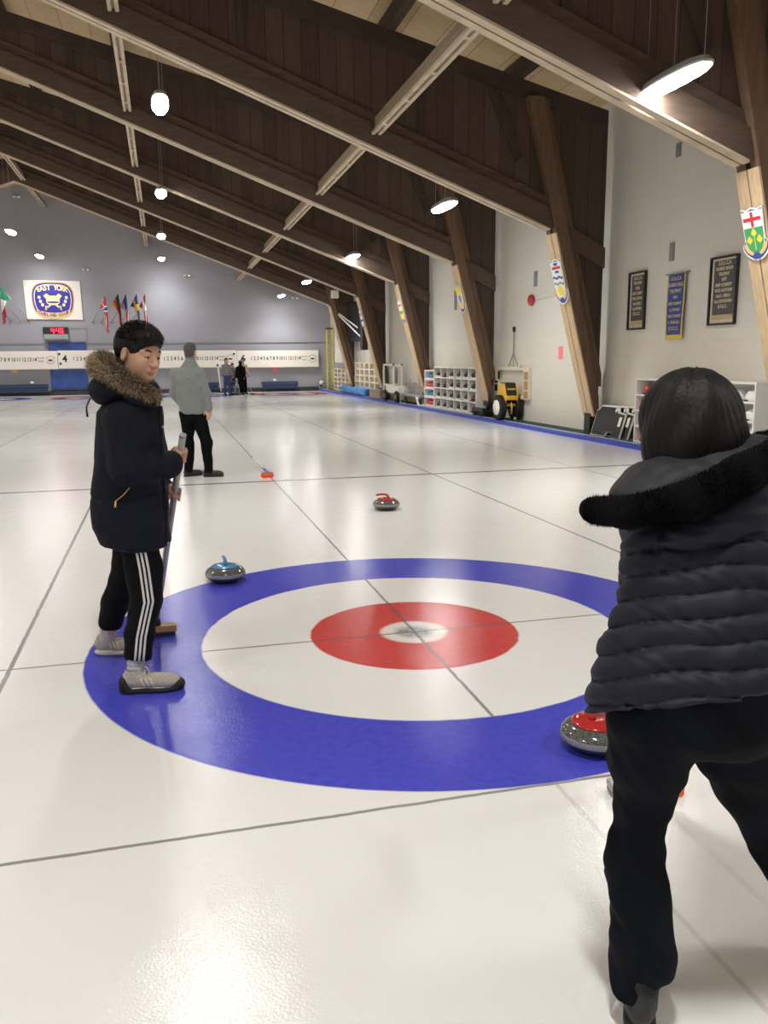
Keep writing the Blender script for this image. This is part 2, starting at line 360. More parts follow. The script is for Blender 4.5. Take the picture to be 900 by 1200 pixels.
# ------------------------------------------------------------------ implicit surfaces for bodies and clothing
class Field:
    def __init__(s, lo, hi, h):
        s.lo = np.array(lo, float); s.h = h
        n = [int((hi[i]-lo[i])/h)+2 for i in range(3)]
        s.ax = [(lo[i] + h*np.arange(n[i])).astype(np.float32) for i in range(3)]
        s.D = np.full(n, 1., np.float32)
    def sl(s, lo, hi):
        return tuple(slice(max(0, int((lo[i]-s.lo[i])/s.h)-1), max(0, min(len(s.ax[i]), int((hi[i]-s.lo[i])/s.h)+3))) for i in range(3))
    def coords(s, q):
        return s.ax[0][q[0]][:,None,None], s.ax[1][q[1]][None,:,None], s.ax[2][q[2]][None,None,:]
    def op(s, prim, k=.01, mode='u'):
        fn, lo, hi = prim; m = max(k, .0)+.02
        q = s.sl([x-m for x in lo], [x+m for x in hi])
        D = s.D[q]
        if D.size == 0: return s
        d = fn(*s.coords(q)).astype(np.float32)
        if mode == 's': D = -D               # smooth max(D, -d)
        if k > 0:
            h = np.clip(.5+.5*(D-d)/k, 0, 1); r = D*(1-h)+d*h-k*h*(1-h)
        else: r = np.minimum(D, d)
        if mode == 's': r = -r
        s.D[q] = r
        return s
    def disp(s, fn):
        X, Y, Z = s.ax[0][:,None,None], s.ax[1][None,:,None], s.ax[2][None,None,:]
        msk = np.abs(s.D) < .06
        i = np.nonzero(msk)
        s.D[i] += fn(s.ax[0][i[0]], s.ax[1][i[1]], s.ax[2][i[2]]).astype(np.float32)
        return s
    def cut(s, fn, lo, hi):
        """keep only where fn<0, inside the box"""
        q = s.sl(lo, hi); s.D[q] = np.maximum(s.D[q], fn(*s.coords(q)).astype(np.float32)); return s
    def mesh(s):
        D = s.D; D[0,:,:]=D[-1,:,:]=1; D[:,0,:]=D[:,-1,:]=1; D[:,:,0]=D[:,:,-1]=1
        S = D < 0
        n = np.array(D.shape)
        cnt = np.zeros(n-1, np.uint8)
        for dx in (0,1):
            for dy in (0,1):
                for dz in (0,1): cnt += S[dx:n[0]-1+dx, dy:n[1]-1+dy, dz:n[2]-1+dz]
        act = (cnt > 0) & (cnt < 8)
        c = np.argwhere(act); idx = np.full(n-1, -1, np.int32); idx[act] = np.arange(len(c))
        offs = np.array([(a,b,d) for a in (0,1) for b in (0,1) for d in (0,1)])
        vals = np.stack([D[c[:,0]+o[0], c[:,1]+o[1], c[:,2]+o[2]] for o in offs], 1)
        P = np.zeros((len(c), 3)); W = np.zeros(len(c))
        for i in range(8):
            for j in range(i+1, 8):
                if np.abs(offs[i]-offs[j]).sum() == 1:
                    a, b = vals[:,i], vals[:,j]; cr = (a < 0) != (b < 0)
                    t = np.where(cr, a/np.where(cr, a-b, 1), 0)
                    P += np.where(cr[:,None], offs[i]+(offs[j]-offs[i])*t[:,None], 0); W += cr
        P = (c + P/W[:,None])*s.h + s.lo
        F = []
        for ax in range(3):
            a1, a2 = (ax+1)%3, (ax+2)%3
            sA = [slice(None)]*3; sB = [slice(None)]*3; sA[ax] = slice(0,-1); sB[ax] = slice(1,None)
            A = S[tuple(sA)]; B = S[tuple(sB)]
            e = np.argwhere(A != B); e = e[(e[:,a1] > 0) & (e[:,a2] > 0)]
            sg = A[e[:,0], e[:,1], e[:,2]]
            def g(d1, d2):
                q = e.copy(); q[:,a1] -= d1; q[:,a2] -= d2; return idx[q[:,0], q[:,1], q[:,2]]
            quad = np.stack([g(1,1), g(0,1), g(0,0), g(1,0)], 1)
            quad[~sg] = quad[~sg][:, ::-1]
            F.append(quad)
        return P, np.concatenate(F)
    def build(s, name, mats, parent, origin, smooth_it=1, matfn=None, attr=None):
        P, F = s.mesh()
        # a little Laplacian smoothing
        for _ in range(smooth_it):
            acc = np.zeros_like(P); cn = np.zeros(len(P))
            for a, b in ((0,1),(1,2),(2,3),(3,0)):
                np.add.at(acc, F[:,a], P[F[:,b]]); np.add.at(acc, F[:,b], P[F[:,a]])
                np.add.at(cn, F[:,a], 1); np.add.at(cn, F[:,b], 1)
            P = P*.5 + .5*acc/np.maximum(cn,1)[:,None]
        me = bpy.data.meshes.new(name)
        me.vertices.add(len(P)); me.vertices.foreach_set('co', (P-np.array(origin)).ravel().astype(np.float32))
        me.loops.add(len(F)*4); me.loops.foreach_set('vertex_index', F.ravel().astype(np.int32))
        me.polygons.add(len(F)); me.polygons.foreach_set('loop_start', np.arange(0, len(F)*4, 4, dtype=np.int32))
        me.polygons.foreach_set('loop_total', np.full(len(F), 4, dtype=np.int32))
        me.polygons.foreach_set('use_smooth', np.ones(len(F), dtype=bool))
        if not isinstance(mats, (list, tuple)): mats = [mats]
        for m in mats: me.materials.append(m)
        if matfn is not None:
            cen = P[F].mean(1); me.polygons.foreach_set('material_index', matfn(cen).astype(np.int32))
        if attr is not None:
            for an, fn in attr.items():
                a = me.attributes.new(an, 'FLOAT', 'POINT'); a.data.foreach_set('value', fn(P).astype(np.float32))
        me.update(calc_edges=True); me.validate()
        o = bpy.data.objects.new(name, me); COL.objects.link(o)
        if parent: o.parent = parent
        return o
def bb(pts, r): 
    a = np.array(pts, float); return list(a.min(0)-r), list(a.max(0)+r)
def ellp(c, r, R=None):
    c = np.array(c, float); r = np.array(r, float); R = np.eye(3) if R is None else np.array(R)
    def fn(X, Y, Z):
        x, y, z = X-c[0], Y-c[1], Z-c[2]
        q = [x*R[0,i]+y*R[1,i]+z*R[2,i] for i in range(3)]
        k0 = np.sqrt(sum((q[i]/r[i])**2 for i in range(3))); k1 = np.sqrt(sum((q[i]/r[i]**2)**2 for i in range(3)))+1e-6
        return k0*(k0-1)/k1
    e = np.abs(R) @ r
    return fn, list(c-e), list(c+e)
def capp(a, b, ra, rb=None, sq=None):
    rb = ra if rb is None else rb; a = np.array(a, float); b = np.array(b, float); ab = b-a; L2 = max(ab @ ab, 1e-9)
    def fn(X, Y, Z):
        h = np.clip(((X-a[0])*ab[0]+(Y-a[1])*ab[1]+(Z-a[2])*ab[2])/L2, 0, 1)
        return np.sqrt((X-a[0]-h*ab[0])**2+(Y-a[1]-h*ab[1])**2+(Z-a[2]-h*ab[2])**2)-(ra+(rb-ra)*h)
    lo, hi = bb([a, b], max(ra, rb)); return fn, lo, hi
def boxp(c, hf, rad=.01, R=None):
    c = np.array(c, float); hf = np.array(hf, float); R = np.eye(3) if R is None else np.array(R)
    def fn(X, Y, Z):
        x, y, z = X-c[0], Y-c[1], Z-c[2]
        q = [np.abs(x*R[0,i]+y*R[1,i]+z*R[2,i])-(hf[i]-rad) for i in range(3)]
        return np.sqrt(sum(np.maximum(t, 0)**2 for t in q))+np.minimum(np.maximum(np.maximum(q[0], q[1]), q[2]), 0)-rad
    e = np.abs(R) @ hf
    return fn, list(c-e), list(c+e)
def loft(rows, pw=2.0, rot=0.0, rnd=.03):
    """rows of (z, cx, cy, rx, ry)"""
    A = np.array(sorted(rows), float); z0, z1 = A[0,0], A[-1,0]; cs, sn = math.cos(rot), math.sin(rot)
    def fn(X, Y, Z):
        zz = np.clip(Z, z0, z1); g = [np.interp(zz.ravel(), A[:,0], A[:,i]).reshape(zz.shape) for i in range(1,5)]
        x, y = X-g[0], Y-g[1]; u = x*cs+y*sn; v = -x*sn+y*cs
        k = (np.abs(u/g[2])**pw+np.abs(v/g[3])**pw)**(1/pw)
        d = (k-1)*np.minimum(g[2], g[3])
        dz = np.maximum(z0-Z, Z-z1)+0*d
        a, b = d+rnd, dz+rnd
        return np.sqrt(np.maximum(a,0)**2+np.maximum(b,0)**2)+np.minimum(np.maximum(a,b),0)-rnd
    r = max(A[:,3].max(), A[:,4].max())
    return fn, [A[:,1].min()-r, A[:,2].min()-r, z0], [A[:,1].max()+r, A[:,2].max()+r, z1]
def wr(seed, f=14, amp=.004, st=(1,1,1)):
    """soft cloth folds"""
    r = np.random.RandomState(seed); K = [(r.normal(size=3)*np.array(st)*f*(.6+.5*i), r.rand()*6.28, 1/(1+.4*i)) for i in range(5)]
    def fn(X, Y, Z):
        t = 0
        for k, p, a in K: t = t + a*np.sin(X*k[0]+Y*k[1]+Z*k[2]+p+1.3*np.sin(Z*f*.7+X*f*.5+p))
        return t*amp/2
    return fn
def chain(F, pts, rs, k=.01):
    for i in range(len(pts)-1): F.op(capp(pts[i], pts[i+1], rs[i], rs[i+1]), k)
def rotm(yaw, pitch=0, roll=0):
    """local x = forward, y = left, z = up; yaw about z, pitch > 0 looks down"""
    return np.array((Matrix.Rotation(yaw, 3, 'Z') @ Matrix.Rotation(pitch, 3, 'Y') @ Matrix.Rotation(roll, 3, 'X')))
def head(F, O, R, s=1.0, neck=None):
    O = np.array(O, float)
    def T(p): return O + R @ (np.array(p, float)*s)
    def E(c, r, k=.02, mode='u', R2=None): F.op(ellp(T(c), np.array(r)*s, R if R2 is None else R @ R2), k*s, mode)
    def C(a, b, ra, rb, k=.01): F.op(capp(T(a), T(b), ra*s, rb*s), k*s)
    if neck: F.op(capp(neck[0], neck[1], neck[2], neck[2]*.92), .03)
    E((-.008,0,.035), (.095,.075,.088))
    E((.026,0,-.035), (.060,.056,.078), .03)
    E((.048,0,-.086), (.034,.030,.024), .03)
    for sd in (1,-1):
        E((.050,.038*sd,-.022), (.030,.022,.026), .03)
        E((.028,.048*sd,-.062), (.034,.012,.026), .03)
        C((.084,.012*sd,.026), (.070,.050*sd,.024), .008, .007, .018)
        E((.095,.031*sd,.006), (.015,.017,.013), .012, 's')
        E((.074,.031*sd,.005), (.012,.015,.011), .006)
        E((.0795,.031*sd,.0125), (.0095,.0165,.0062), .005)
        E((.0785,.031*sd,-.0075), (.009,.015,.0045), .005)
        ear = rotm(.35*sd, .15)
        E((-.008,.078*sd,-.006), (.019,.009,.031), .008, 'u', ear)
        E((-.003,.087*sd,-.004), (.010,.006,.018), .006, 's', ear)
    C((.088,0,.014), (.106,0,-.022), .008, .011, .014)
    E((.108,0,-.026), (.011,.012,.010), .010)
    for sd in (1,-1): E((.099,.012*sd,-.030), (.010,.007,.008), .008)
    E((.081,0,-.052), (.014,.020,.012), .012)
    E((.088,0,-.0565), (.0065,.020,.0040), .004)
    E((.086,0,-.0655), (.0075,.017,.0048), .004)
    F.op(capp(T((.099,.020,-.0608)), T((.099,-.020,-.0608)), .0022*s), .003, 's')
    return T
def lipmask(T, R, s, O):
    O = np.array(O)
    def fn(c):
        q = (c-O) @ R / s
        return ((q[:,0] > .080) & (np.abs(q[:,1]) < .020*(1-np.abs(q[:,2]+.061)/.02)) & (np.abs(q[:,2]+.061) < .0085)).astype(int)
    return fn
def grip_hand(F, ax0, ax1, t, palmdir, wrist, s=1.0, rad=.014, up=1, flip=1):
    """a fist round a shaft: palm on the palmdir side, fingers wrapping, thumb the other way"""
    a0, a1 = np.array(ax0, float), np.array(ax1, float); A = (a1-a0); A /= np.linalg.norm(A)
    c = a0 + A*t; u = np.array(palmdir, float); u -= A*(u @ A); u /= np.linalg.norm(u); v = np.cross(A, u)*flip
    wrist = np.array(wrist, float)
    R = np.stack([u, v, A], 1)
    F.op(boxp(c+u*(rad+.014*s)+v*.002, (.014*s, .032*s, .042*s), .012*s, R), .008)
    F.op(capp(wrist, c+u*(rad+.016*s), .026*s, .024*s), .02)
    lens = (.90, 1.0, .96, .80)
    for i in range(4):
        o = A*((i-1.5)*.0205*s*up); q = []
        for th in (-.75, .05, 1.0, 1.9, 2.7):
            ang = th*lens[i]; rr = rad+.0105*s
            q.append(c+o+u*(-math.cos(ang+PI)*rr if False else math.cos(ang+.6)*rr)+v*math.sin(ang+.6)*rr)
        chain(F, q, [.0105*s, .0102*s, .0095*s, .009*s, .008*s], .003)
    q = []
    for j, th in enumerate((-.3, -1.0, -1.9, -2.5)):
        rr = rad+.011*s; o = A*(-.040*up*s + .010*j*up*s)
        q.append(c+o+u*math.cos(th)*rr+v*math.sin(th)*rr)
    chain(F, q, [.0135*s, .012*s, .0105*s, .009*s], .004)
def rest_hand(F, wrist, d, pn, s=1.0, side=1):
    """relaxed hand: direction d, palm normal pn, fingers a little curled, thumb off the side"""
    w = np.array(wrist, float); d = np.array(d, float); d /= np.linalg.norm(d)
    pn = np.array(pn, float); pn -= d*(pn @ d); pn /= np.linalg.norm(pn); sd = np.cross(d, pn)*side
    R = np.stack([d, sd, pn], 1)
    F.op(boxp(w+d*.055*s, (.045*s, .040*s, .014*s), .013*s, R), .01)
    F.op(capp(w-d*.03*s, w+d*.02*s, .027*s, .026*s), .015)
    for i, ln in enumerate((.90, 1.0, .94, .76)):
        b = w+d*.096*s+sd*((1.5-i)*.0205*s); q = [b-d*.02*s]; a = .25
        for seg in (.036, .026, .020):
            q.append(q[-1] + (d*math.cos(a)+pn*math.sin(a))*(seg+.008)*s*ln); a += .45
        chain(F, q, [.0105*s, .010*s, .009*s, .0075*s], .003)
    b = w+d*.020*s+sd*.034*s
    chain(F, [b, b+(d*.6+sd*.6+pn*.3)*.036*s, b+(d*.95+sd*.62+pn*.5)*.058*s], [.0145*s, .0115*s, .0095*s], .005)
def shoe(F, heel, toe, w=.045, h=.075, z=0.0, kind='u'):
    heel = np.array([*heel, z], float); toe = np.array([*toe, z], float); d = toe-heel; ln = np.linalg.norm(d); d /= ln
    s_ = np.array([-d[1], d[0], 0]); R = np.stack([d, s_, (0,0,1)], 1)
    def T(a, b, c): return heel+d*a*ln+s_*b+np.array([0,0,c])
    if kind == 's':
        F.op(ellp(T(.20,0,.012), (ln*.22, w*.80, .020), R), .012); F.op(ellp(T(.66,0,.012), (ln*.36, w*1.02, .020), R), .03)
        F.op(boxp(T(.45,0,.013), (ln*.34, w*.72, .014), .010, R), .012)
        return
    F.op(ellp(T(.20,0,h*.55), (ln*.21, w*.80, h*.62), R), .02); F.op(ellp(T(.56,0,h*.40), (ln*.33, w*.92, h*.50), R), .03)
    F.op(ellp(T(.80,0,h*.30), (ln*.20, w*.88, h*.38), R), .03)
    F.op(capp(T(.22,0,h*.6), T(.20,0,h*1.15), w*.72, w*.70), .02)

# ================================================================== SETTING
WX, LX, FY, BY, RX = 7.10, -20.2, 38.4, -8.0, -6.55      # right wall, left wall, far wall, near wall, ridge
def ztop(x): return 6.09 + .248*(6.9-x) if x >= RX else 6.09 + .248*(6.9-(2*RX-x))
def zdeck(x): return ztop(x)+.27
def st(mb, name, m, **k):
    o = mb.build(name, m, **k); o['kind'] = 'structure'; return o
st(MB().box((LX-.2, BY-.2, -.12), (6.47, FY-.02, 0)), 'floor', M['ice'])
st(MB().box((6.62, BY-.2, -.12), (WX+.15, FY, .075)), 'walkway', M['carpet'])
mb = MB().prism([(6.45, -.12), (6.45, .070), (6.465, .078), (6.56, .078), (6.56, -.12)], 1, BY, FY-.03, 0)
mb.prism([(6.56, -.12), (6.56, .086), (6.62, .086), (6.62, -.12)], 1, BY, FY-.03, 1)
st(mb, 'trim_1', [M['curb'], M['curbtop']])
st(MB().box((WX, BY, -.12), (WX+.2, FY+.2, 6.6)), 'wall_right', M['wallw'])
st(MB().box((LX-.2, BY, -.12), (LX, FY+.2, 6.6)), 'wall_left', M['wallw'])
gable = [(LX, -.12), (WX, -.12), (WX, zdeck(WX)), (RX, zdeck(RX)), (LX, zdeck(LX))]
st(MB().prism(gable, 1, FY, FY+.2), 'wall_far', M['wallg'])
st(MB().prism(gable, 1, BY-.2, BY), 'wall_near', M['wallw'])
st(MB().box((LX, FY-.09, -.12), (6.40, FY-.001, .20)), 'baseboard_far', M['dark'], bevel=.01)
mb = MB()
for xa, xb in ((WX+.2, RX), (RX, LX-.2)):
    mb.prism([(xa, zdeck(xa)), (xb, zdeck(xb)), (xb, zdeck(xb)+.12), (xa, zdeck(xa)+.12)], 1, BY-.2, FY+.2)
st(mb, 'ceiling', M['deck'])

# ------------------------------------------------------------------ roof trusses
def chord_z(x): return 3.95 + .3725*(5.80-x) if x >= RX else chord_z(2*RX-x)
def make_truss(label):
    t = thing('roof_truss', label, 'truss', group='stained timber trusses spanning the hall', kind='structure')
    for sg in (1, -1):
        X = (lambda x: x) if sg > 0 else (lambda x: 2*RX-x)
        def side(mb, poly, a, b, mi=0): return mb.prism([(X(x), z) for x, z in poly][::sg], 1, a, b, mi)
        top = lambda x: 6.09+.248*(6.9-x)
        ch = lambda x: 3.95+.3725*(5.80-x)
        leg = lambda z: 5.86-.268*(z-3.92)
        m1 = MB(); side(m1, [(RX, ch(RX)+.1), (RX, top(RX)-.02), (6.98, top(6.98)-.02), (6.98, .85), (leg(.9)+.12, .62), (leg(4.2)+.1, 4.2)], -.03, .03)
        m1.build('web_panel', M['web'], t)
        m2 = MB()
        for a, b in ((-.15, -.045), (.045, .15)):
            side(m2, [(RX, ch(RX)), (RX, ch(RX)+.36), (5.85, ch(5.85)+.36), (5.85, ch(5.85))], a, b)
        for a, b in ((-.085, -.032), (.032, .085)):
            side(m2, [(RX, ch(RX)+.362), (RX, ch(RX)+.56), (5.8, ch(5.8)+.56), (5.8, ch(5.8)+.362)], a, b)
        o = m2.build('bottom_chord', M['chord'], t)
        m3 = MB()
        side(m3, [(RX, ch(RX)-.035), (RX, ch(RX)-.003), (5.80, ch(5.80)-.003), (5.80, ch(5.80)-.035)], -.15, -.02)
        side(m3, [(RX, ch(RX)-.035), (RX, ch(RX)-.003), (5.80, ch(5.80)-.003), (5.80, ch(5.80)-.035)], .02, .15)
        m3.build('chord_soffit', M['soffit'], t)
        m4 = MB()
        for a, b in ((-.09, -.032), (.032, .09)):
            side(m4, [(RX, top(RX)-.30), (RX, top(RX)), (6.95, top(6.95)), (6.95, top(6.95)-.30)], a, b)
        m4.build('top_chord', M['darkwood'], t)
        m5 = MB()
        for a, b in ((-.215, -.04), (.04, .215)):
            side(m5, [(leg(.42)+.03, .42), (leg(6.2)+.03, 6.2), (leg(6.2)+.33, 6.2), (leg(.8)+.20, .8), (leg(.42)+.12, .42)], a, b)
        for a, b in ((-.10, -.032), (.032, .10)):
            side(m5, [(leg(1.0)+.22, 1.0), (leg(6.2)+.33, 6.2), (leg(6.2)+.48, 6.2), (leg(1.25)+.42, 1.25), (leg(1.0)+.36, 1.0)], a, b)
        m5.build('leg', M['leg'], t)
        m6 = MB()
        for a, b in ((-.215, -.012), (.012, .215)):
            side(m6, [(leg(.42), .42), (leg(3.86), 3.86), (leg(3.86)+.03, 3.86), (leg(.42)+.03, .42)], a, b)
        m6.build('leg_facing', M['pine'], t)
        m7 = MB()
        for a, b in ((-.12, -.032),):
            side(m7, [(leg(3.9)+.33, 3.62), (leg(3.9)+.30, 4.02), (6.97, 3.62), (6.97, 3.25)], a, b)
        m7.build('tail_board', M['chord'], t)
        m8 = MB(); side(m8, [(leg(.42)-.03, .06), (leg(.42)-.03, .48), (leg(.42)+.16, .48), (leg(.42)+.16, .06)], -.12, .12)
        m8.build('foot_bracket', M['black'], t, bevel=.01)
        # web stiffeners: uprights and slanting boards nailed to the sheathing
        m9 = MB()
        for x in (3.3, .2, -2.9, -5.4):
            side(m9, [(x-.05, ch(x-.05)+.56), (x-.05, top(x)-.3), (x+.05, top(x)-.3), (x+.05, ch(x+.05)+.56)], -.075, -.031)
        side(m9, [(5.62, 5.9), (5.70, 5.9), (6.28, 4.0), (6.20, 4.0)], -.09, -.031)
        side(m9, [(4.55, 6.3), (4.72, 6.3), (5.25, 5.2), (5.12, 5.1)], -.09, -.031)
        m9.build('stiffener', M['darkwood'], t)
    return t
FR = [-.44, 5.04, 10.56, 16.04, 21.5, 26.95, 32.4]
TL = ['near dark timber truss just above and behind the viewpoint', 'nearest dark timber truss in view, its pale leg carrying the red-cross and green-leaf shield',
      'second dark timber truss, its leg landing beside the leaning black panels', 'third dark timber truss, its leg landing between the shoe cubbies and yellow machine',
      'fourth dark timber truss, its leg landing between the grey cart and shoe cubbies', 'fifth dark timber truss, its leg landing beside the large cream cubby unit',
      'farthest dark timber truss, framing the top of the grey-blue end wall']
t0 = make_truss(TL[0]); t0.location = (0, FR[0], 0)
for y, lb in list(zip(FR, TL))[1:]: dup(t0, (0, y, 0), label=lb)
# ------------------------------------------------------------------ braces running between the trusses
def brace(x, y0, y1, z, label, h=.24):
    t = thing('brace_beam', label, 'brace', (x, y0, z), group='pale braces between the trusses', kind='structure')
    ln = y1-y0
    MB().box((-.025, 0, .04), (.025, ln, .04+h)).build('web_board', M['brace'], t)
    mb = MB(); mb.box((-.085, 0, 0), (-.027, ln, .045)); mb.box((.027, 0, 0), (.085, ln, .045))
    for i in range(4): yy = ln*(i+.5)/4; mb.box((-.03, yy-.05, .005), (.03, yy+.05, .038))
    mb.build('flange_rail', M['soffit'], t)
ends = FR+[FY]
row = ['right-hand', 'middle', 'ridge']
nm = ['nearest', 'first', 'second', 'third', 'fourth', 'fifth', 'farthest']
for r_, (x, z) in enumerate(((2.45, 5.38), (-1.78, 6.96), (-6.2, 8.55))):
    for i in range(7):
        if i == 0 and r_ > 0: continue
        brace(x, ends[i]+(.20), ends[i+1]-(.20 if i < 6 else .01), z, f'pale timber brace in the {row[r_]} row, {nm[i]} bay between trusses')
for i, x in enumerate((5.15, 2.75, .40, -1.95, -4.3)):
    mb = MB(); mb.box((-.09, BY, -.27), (.09, FY, 0))
    o = mb.build('purlin', M['purlin'], loc=(x, 0, zdeck(x)-.005))
    tag(o, ['lowest dark purlin under the roof deck, nearest the right wall', 'second dark purlin up from the right wall under the roof deck', 'third dark purlin up the right roof slope', 'fourth dark purlin up the right roof slope', 'dark purlin nearest the ridge on the right roof slope'][i], 'purlin', 'dark purlins under the roof deck', 'structure')

# ------------------------------------------------------------------ lamps
def make_lamp():
    t = thing('pendant_lamp', 'x', 'lamp')
    def oval(a, b, z, n=32, p=2.6):
        r = []
        for k in range(n):
            th = 2*PI*k/n; c, s_ = math.cos(th), math.sin(th)
            r.append((math.copysign(abs(c)**(2/p), c)*a, math.copysign(abs(s_)**(2/p), s_)*b, z))
        return r
    def loftm(rings):
        mb = MB(); n = len(rings[0]); vs = [p for r in rings for p in r]
        fs = [(i*n+k, i*n+(k+1)%n, (i+1)*n+(k+1)%n, (i+1)*n+k) for i in range(len(rings)-1) for k in range(n)]
        fs += [tuple(range(n))[::-1], tuple((len(rings)-1)*n+k for k in range(n))]
        return mb.add(vs, fs)
    loftm([oval(.155, .64, 0), oval(.165, .655, .02), oval(.14, .60, .08), oval(.08, .40, .12), oval(.04, .3, .13)]).build('housing', M['alu'], t, smooth=False)
    loftm([oval(.05, .50, -.05), oval(.12, .60, -.035), oval(.15, .635, -.001)]).build('diffuser', M['glass'], t, smooth=True)
    for x, y in ((.0, .55), (.0, -.55), (.06, .1)):
        MB().tube([(x, y, .10 if abs(y) > .3 else .12), (x, y, 2.4)], .004, 5).build('cable', M['alu'], t)
    li = bpy.data.lights.new('lamp_light', 'AREA'); li.shape = 'ELLIPSE'; li.size = .27; li.size_y = 1.22; li.energy = 74; li.color = (1, .99, .972); li.spread = math.radians(124)
    lo = bpy.data.objects.new('lamp_light', li); COL.objects.link(lo); lo.parent = t; lo.location = (0, 0, -.056)
    return t
rows_ = [(4.40, 4.62, 'above the right-hand sheet'), (-1.12, 6.22, 'in the middle row'), (-6.4, 6.22, 'in the row under the ridge'), (-12., 6.22, 'in the left slope row'), (-17.5, 4.62, 'above the left-most sheet')]
ly = [-3.7, 4.45, 12.45, 21.0, 29.4, 36.75]
ln_ = ['behind the viewpoint', 'nearest of its row', 'second of its row', 'third of its row', 'fourth of its row', 'nearest the end wall']
lamp0 = None
for x, z, a in rows_:
    for y, b in zip(ly, ln_):
        lb = f'long oval pendant lamp glowing white {a}, {b}'
        if lamp0 is None:
            lamp0 = make_lamp(); lamp0.location = (x, y, z); tag(lamp0, lb, 'lamp', 'oval pendant lamps')
        else: dup(lamp0, (x, y, z), label=lb, group='oval pendant lamps')

# ================================================================== STONES AND BRUSHES ON THE ICE
def make_stone(label, hm, rz, loc):
    t = thing('curling_stone', label, 'curling stone', loc, rz, 'curling stones on the ice')
    prof = [(.060, .004), (.064, 0), (.072, .004), (.100, .012), (.125, .026), (.138, .040), (.1435, .047), (.1435, .072), (.138, .080), (.128, .093), (.110, .104), (.092, .110), (.03, .111)]
    mis = [2, 2, 2, 2, 2, 2, 1, 0, 0, 0, 0, 0, 0]
    MB().lathe(prof, n=56, mis=mis).build('stone_body', [M['granite'], M['granband'], M['granbase']], t, smooth=True)
    c = MB().lathe([(.100, .1085), (.101, .1115), (.094, .1175), (.060, .1235), (.030, .126), (.004, .1265)], n=48).build('handle_plate', hm, t, smooth=True)
    g = MB().tube([(-.020, 0, .120), (-.022, 0, .140), (-.006, 0, .158), (.030, 0, .164), (.075, 0, .161), (.098, 0, .157)], [.021, .016, .0135, .013, .0135, .0115], 12, flat=.8)
    g.ell((.098, 0, .157), (.013, .0115, .011))
    g.build('handle', hm, t, smooth=True)
    return t
make_stone('granite curling stone with light blue handle, on the blue ring beside the boy', M['bluep'], 1.62, (-.98, 1.47, 0))
make_stone('dark granite curling stone with red handle alone beyond the rings', M['redp'], 3.0, (.875, 3.93, 0))
make_stone('large near curling stone with red handle half hidden behind the bending person', M['redp'], .15, (.292, -1.60, 0))

def along(a, b, t): return V(a).lerp(V(b), t)
# boy's brush
t = thing('curling_brush', 'grey shafted brush with a tan wooden head held upright by the boy', 'brush', (-1.455, .36, 0))
H0, H1 = V((-1.262, -.36, 1.215)), V((-1.455, .36, .075))
o3 = V((-1.455, .36, 0))
MB().tube([H1-o3, along(H1, H0, .5)-o3, H0-o3], .0165, 14).build('shaft', M['handle'], t, smooth=True)
MB().tube([H0-(H0-H1).normalized()*.004-o3, H0+(H0-H1).normalized()*.006-o3], .0172, 14).build('end_cap', M['alu'], t)
mb = MB(); mb.box((-.11, -.035, .022), (.115, .035, .062)); mb.build('brush_block', M['woodb'], t, bevel=.006)
mb = MB(); mb.box((-.10, -.030, .001), (.105, .030, .022)); mb.build('bristle_pad', M['shelfitem'], t, bevel=.004)
MB().tube([(0, 0, .055), (H1-o3)+(H0-H1).normalized()*.04], [.028, .020], 12).build('socket', M['black'], t, smooth=True)

def floor_brush(label, loc, rz, lift, long=1.15):
    """brush with an orange head; shaft rising away from the head by the angle lift"""
    t = thing('curling_brush', label, 'brush', loc, rz)
    MB().box((-.085, -.045, .002), (.085, .045, .055)).build('brush_pad', M['orange'], t, bevel=.015)
    mb = MB(); mb.box((-.08, -.036, .055), (.08, .036, .072)); mb.box((-.03, -.024, .070), (.03, .024, .088)); mb.build('brush_head', M['alu'], t, bevel=.008)
    d = V((0, math.cos(lift), math.sin(lift))); a = V((0, .015, .075))
    MB().tube([a, a+d*.32], [.014, .012], 10).build('lower_grip', M['curb'], t, smooth=True)
    MB().tube([a+d*.32, a+d*long], .0115, 10).build('shaft', M['white'], t, smooth=True)
    MB().tube([a+d*(long-.04), a+d*(long+.03)], .014, 10).build('end_cap', M['navy'], t, smooth=True)
    return t

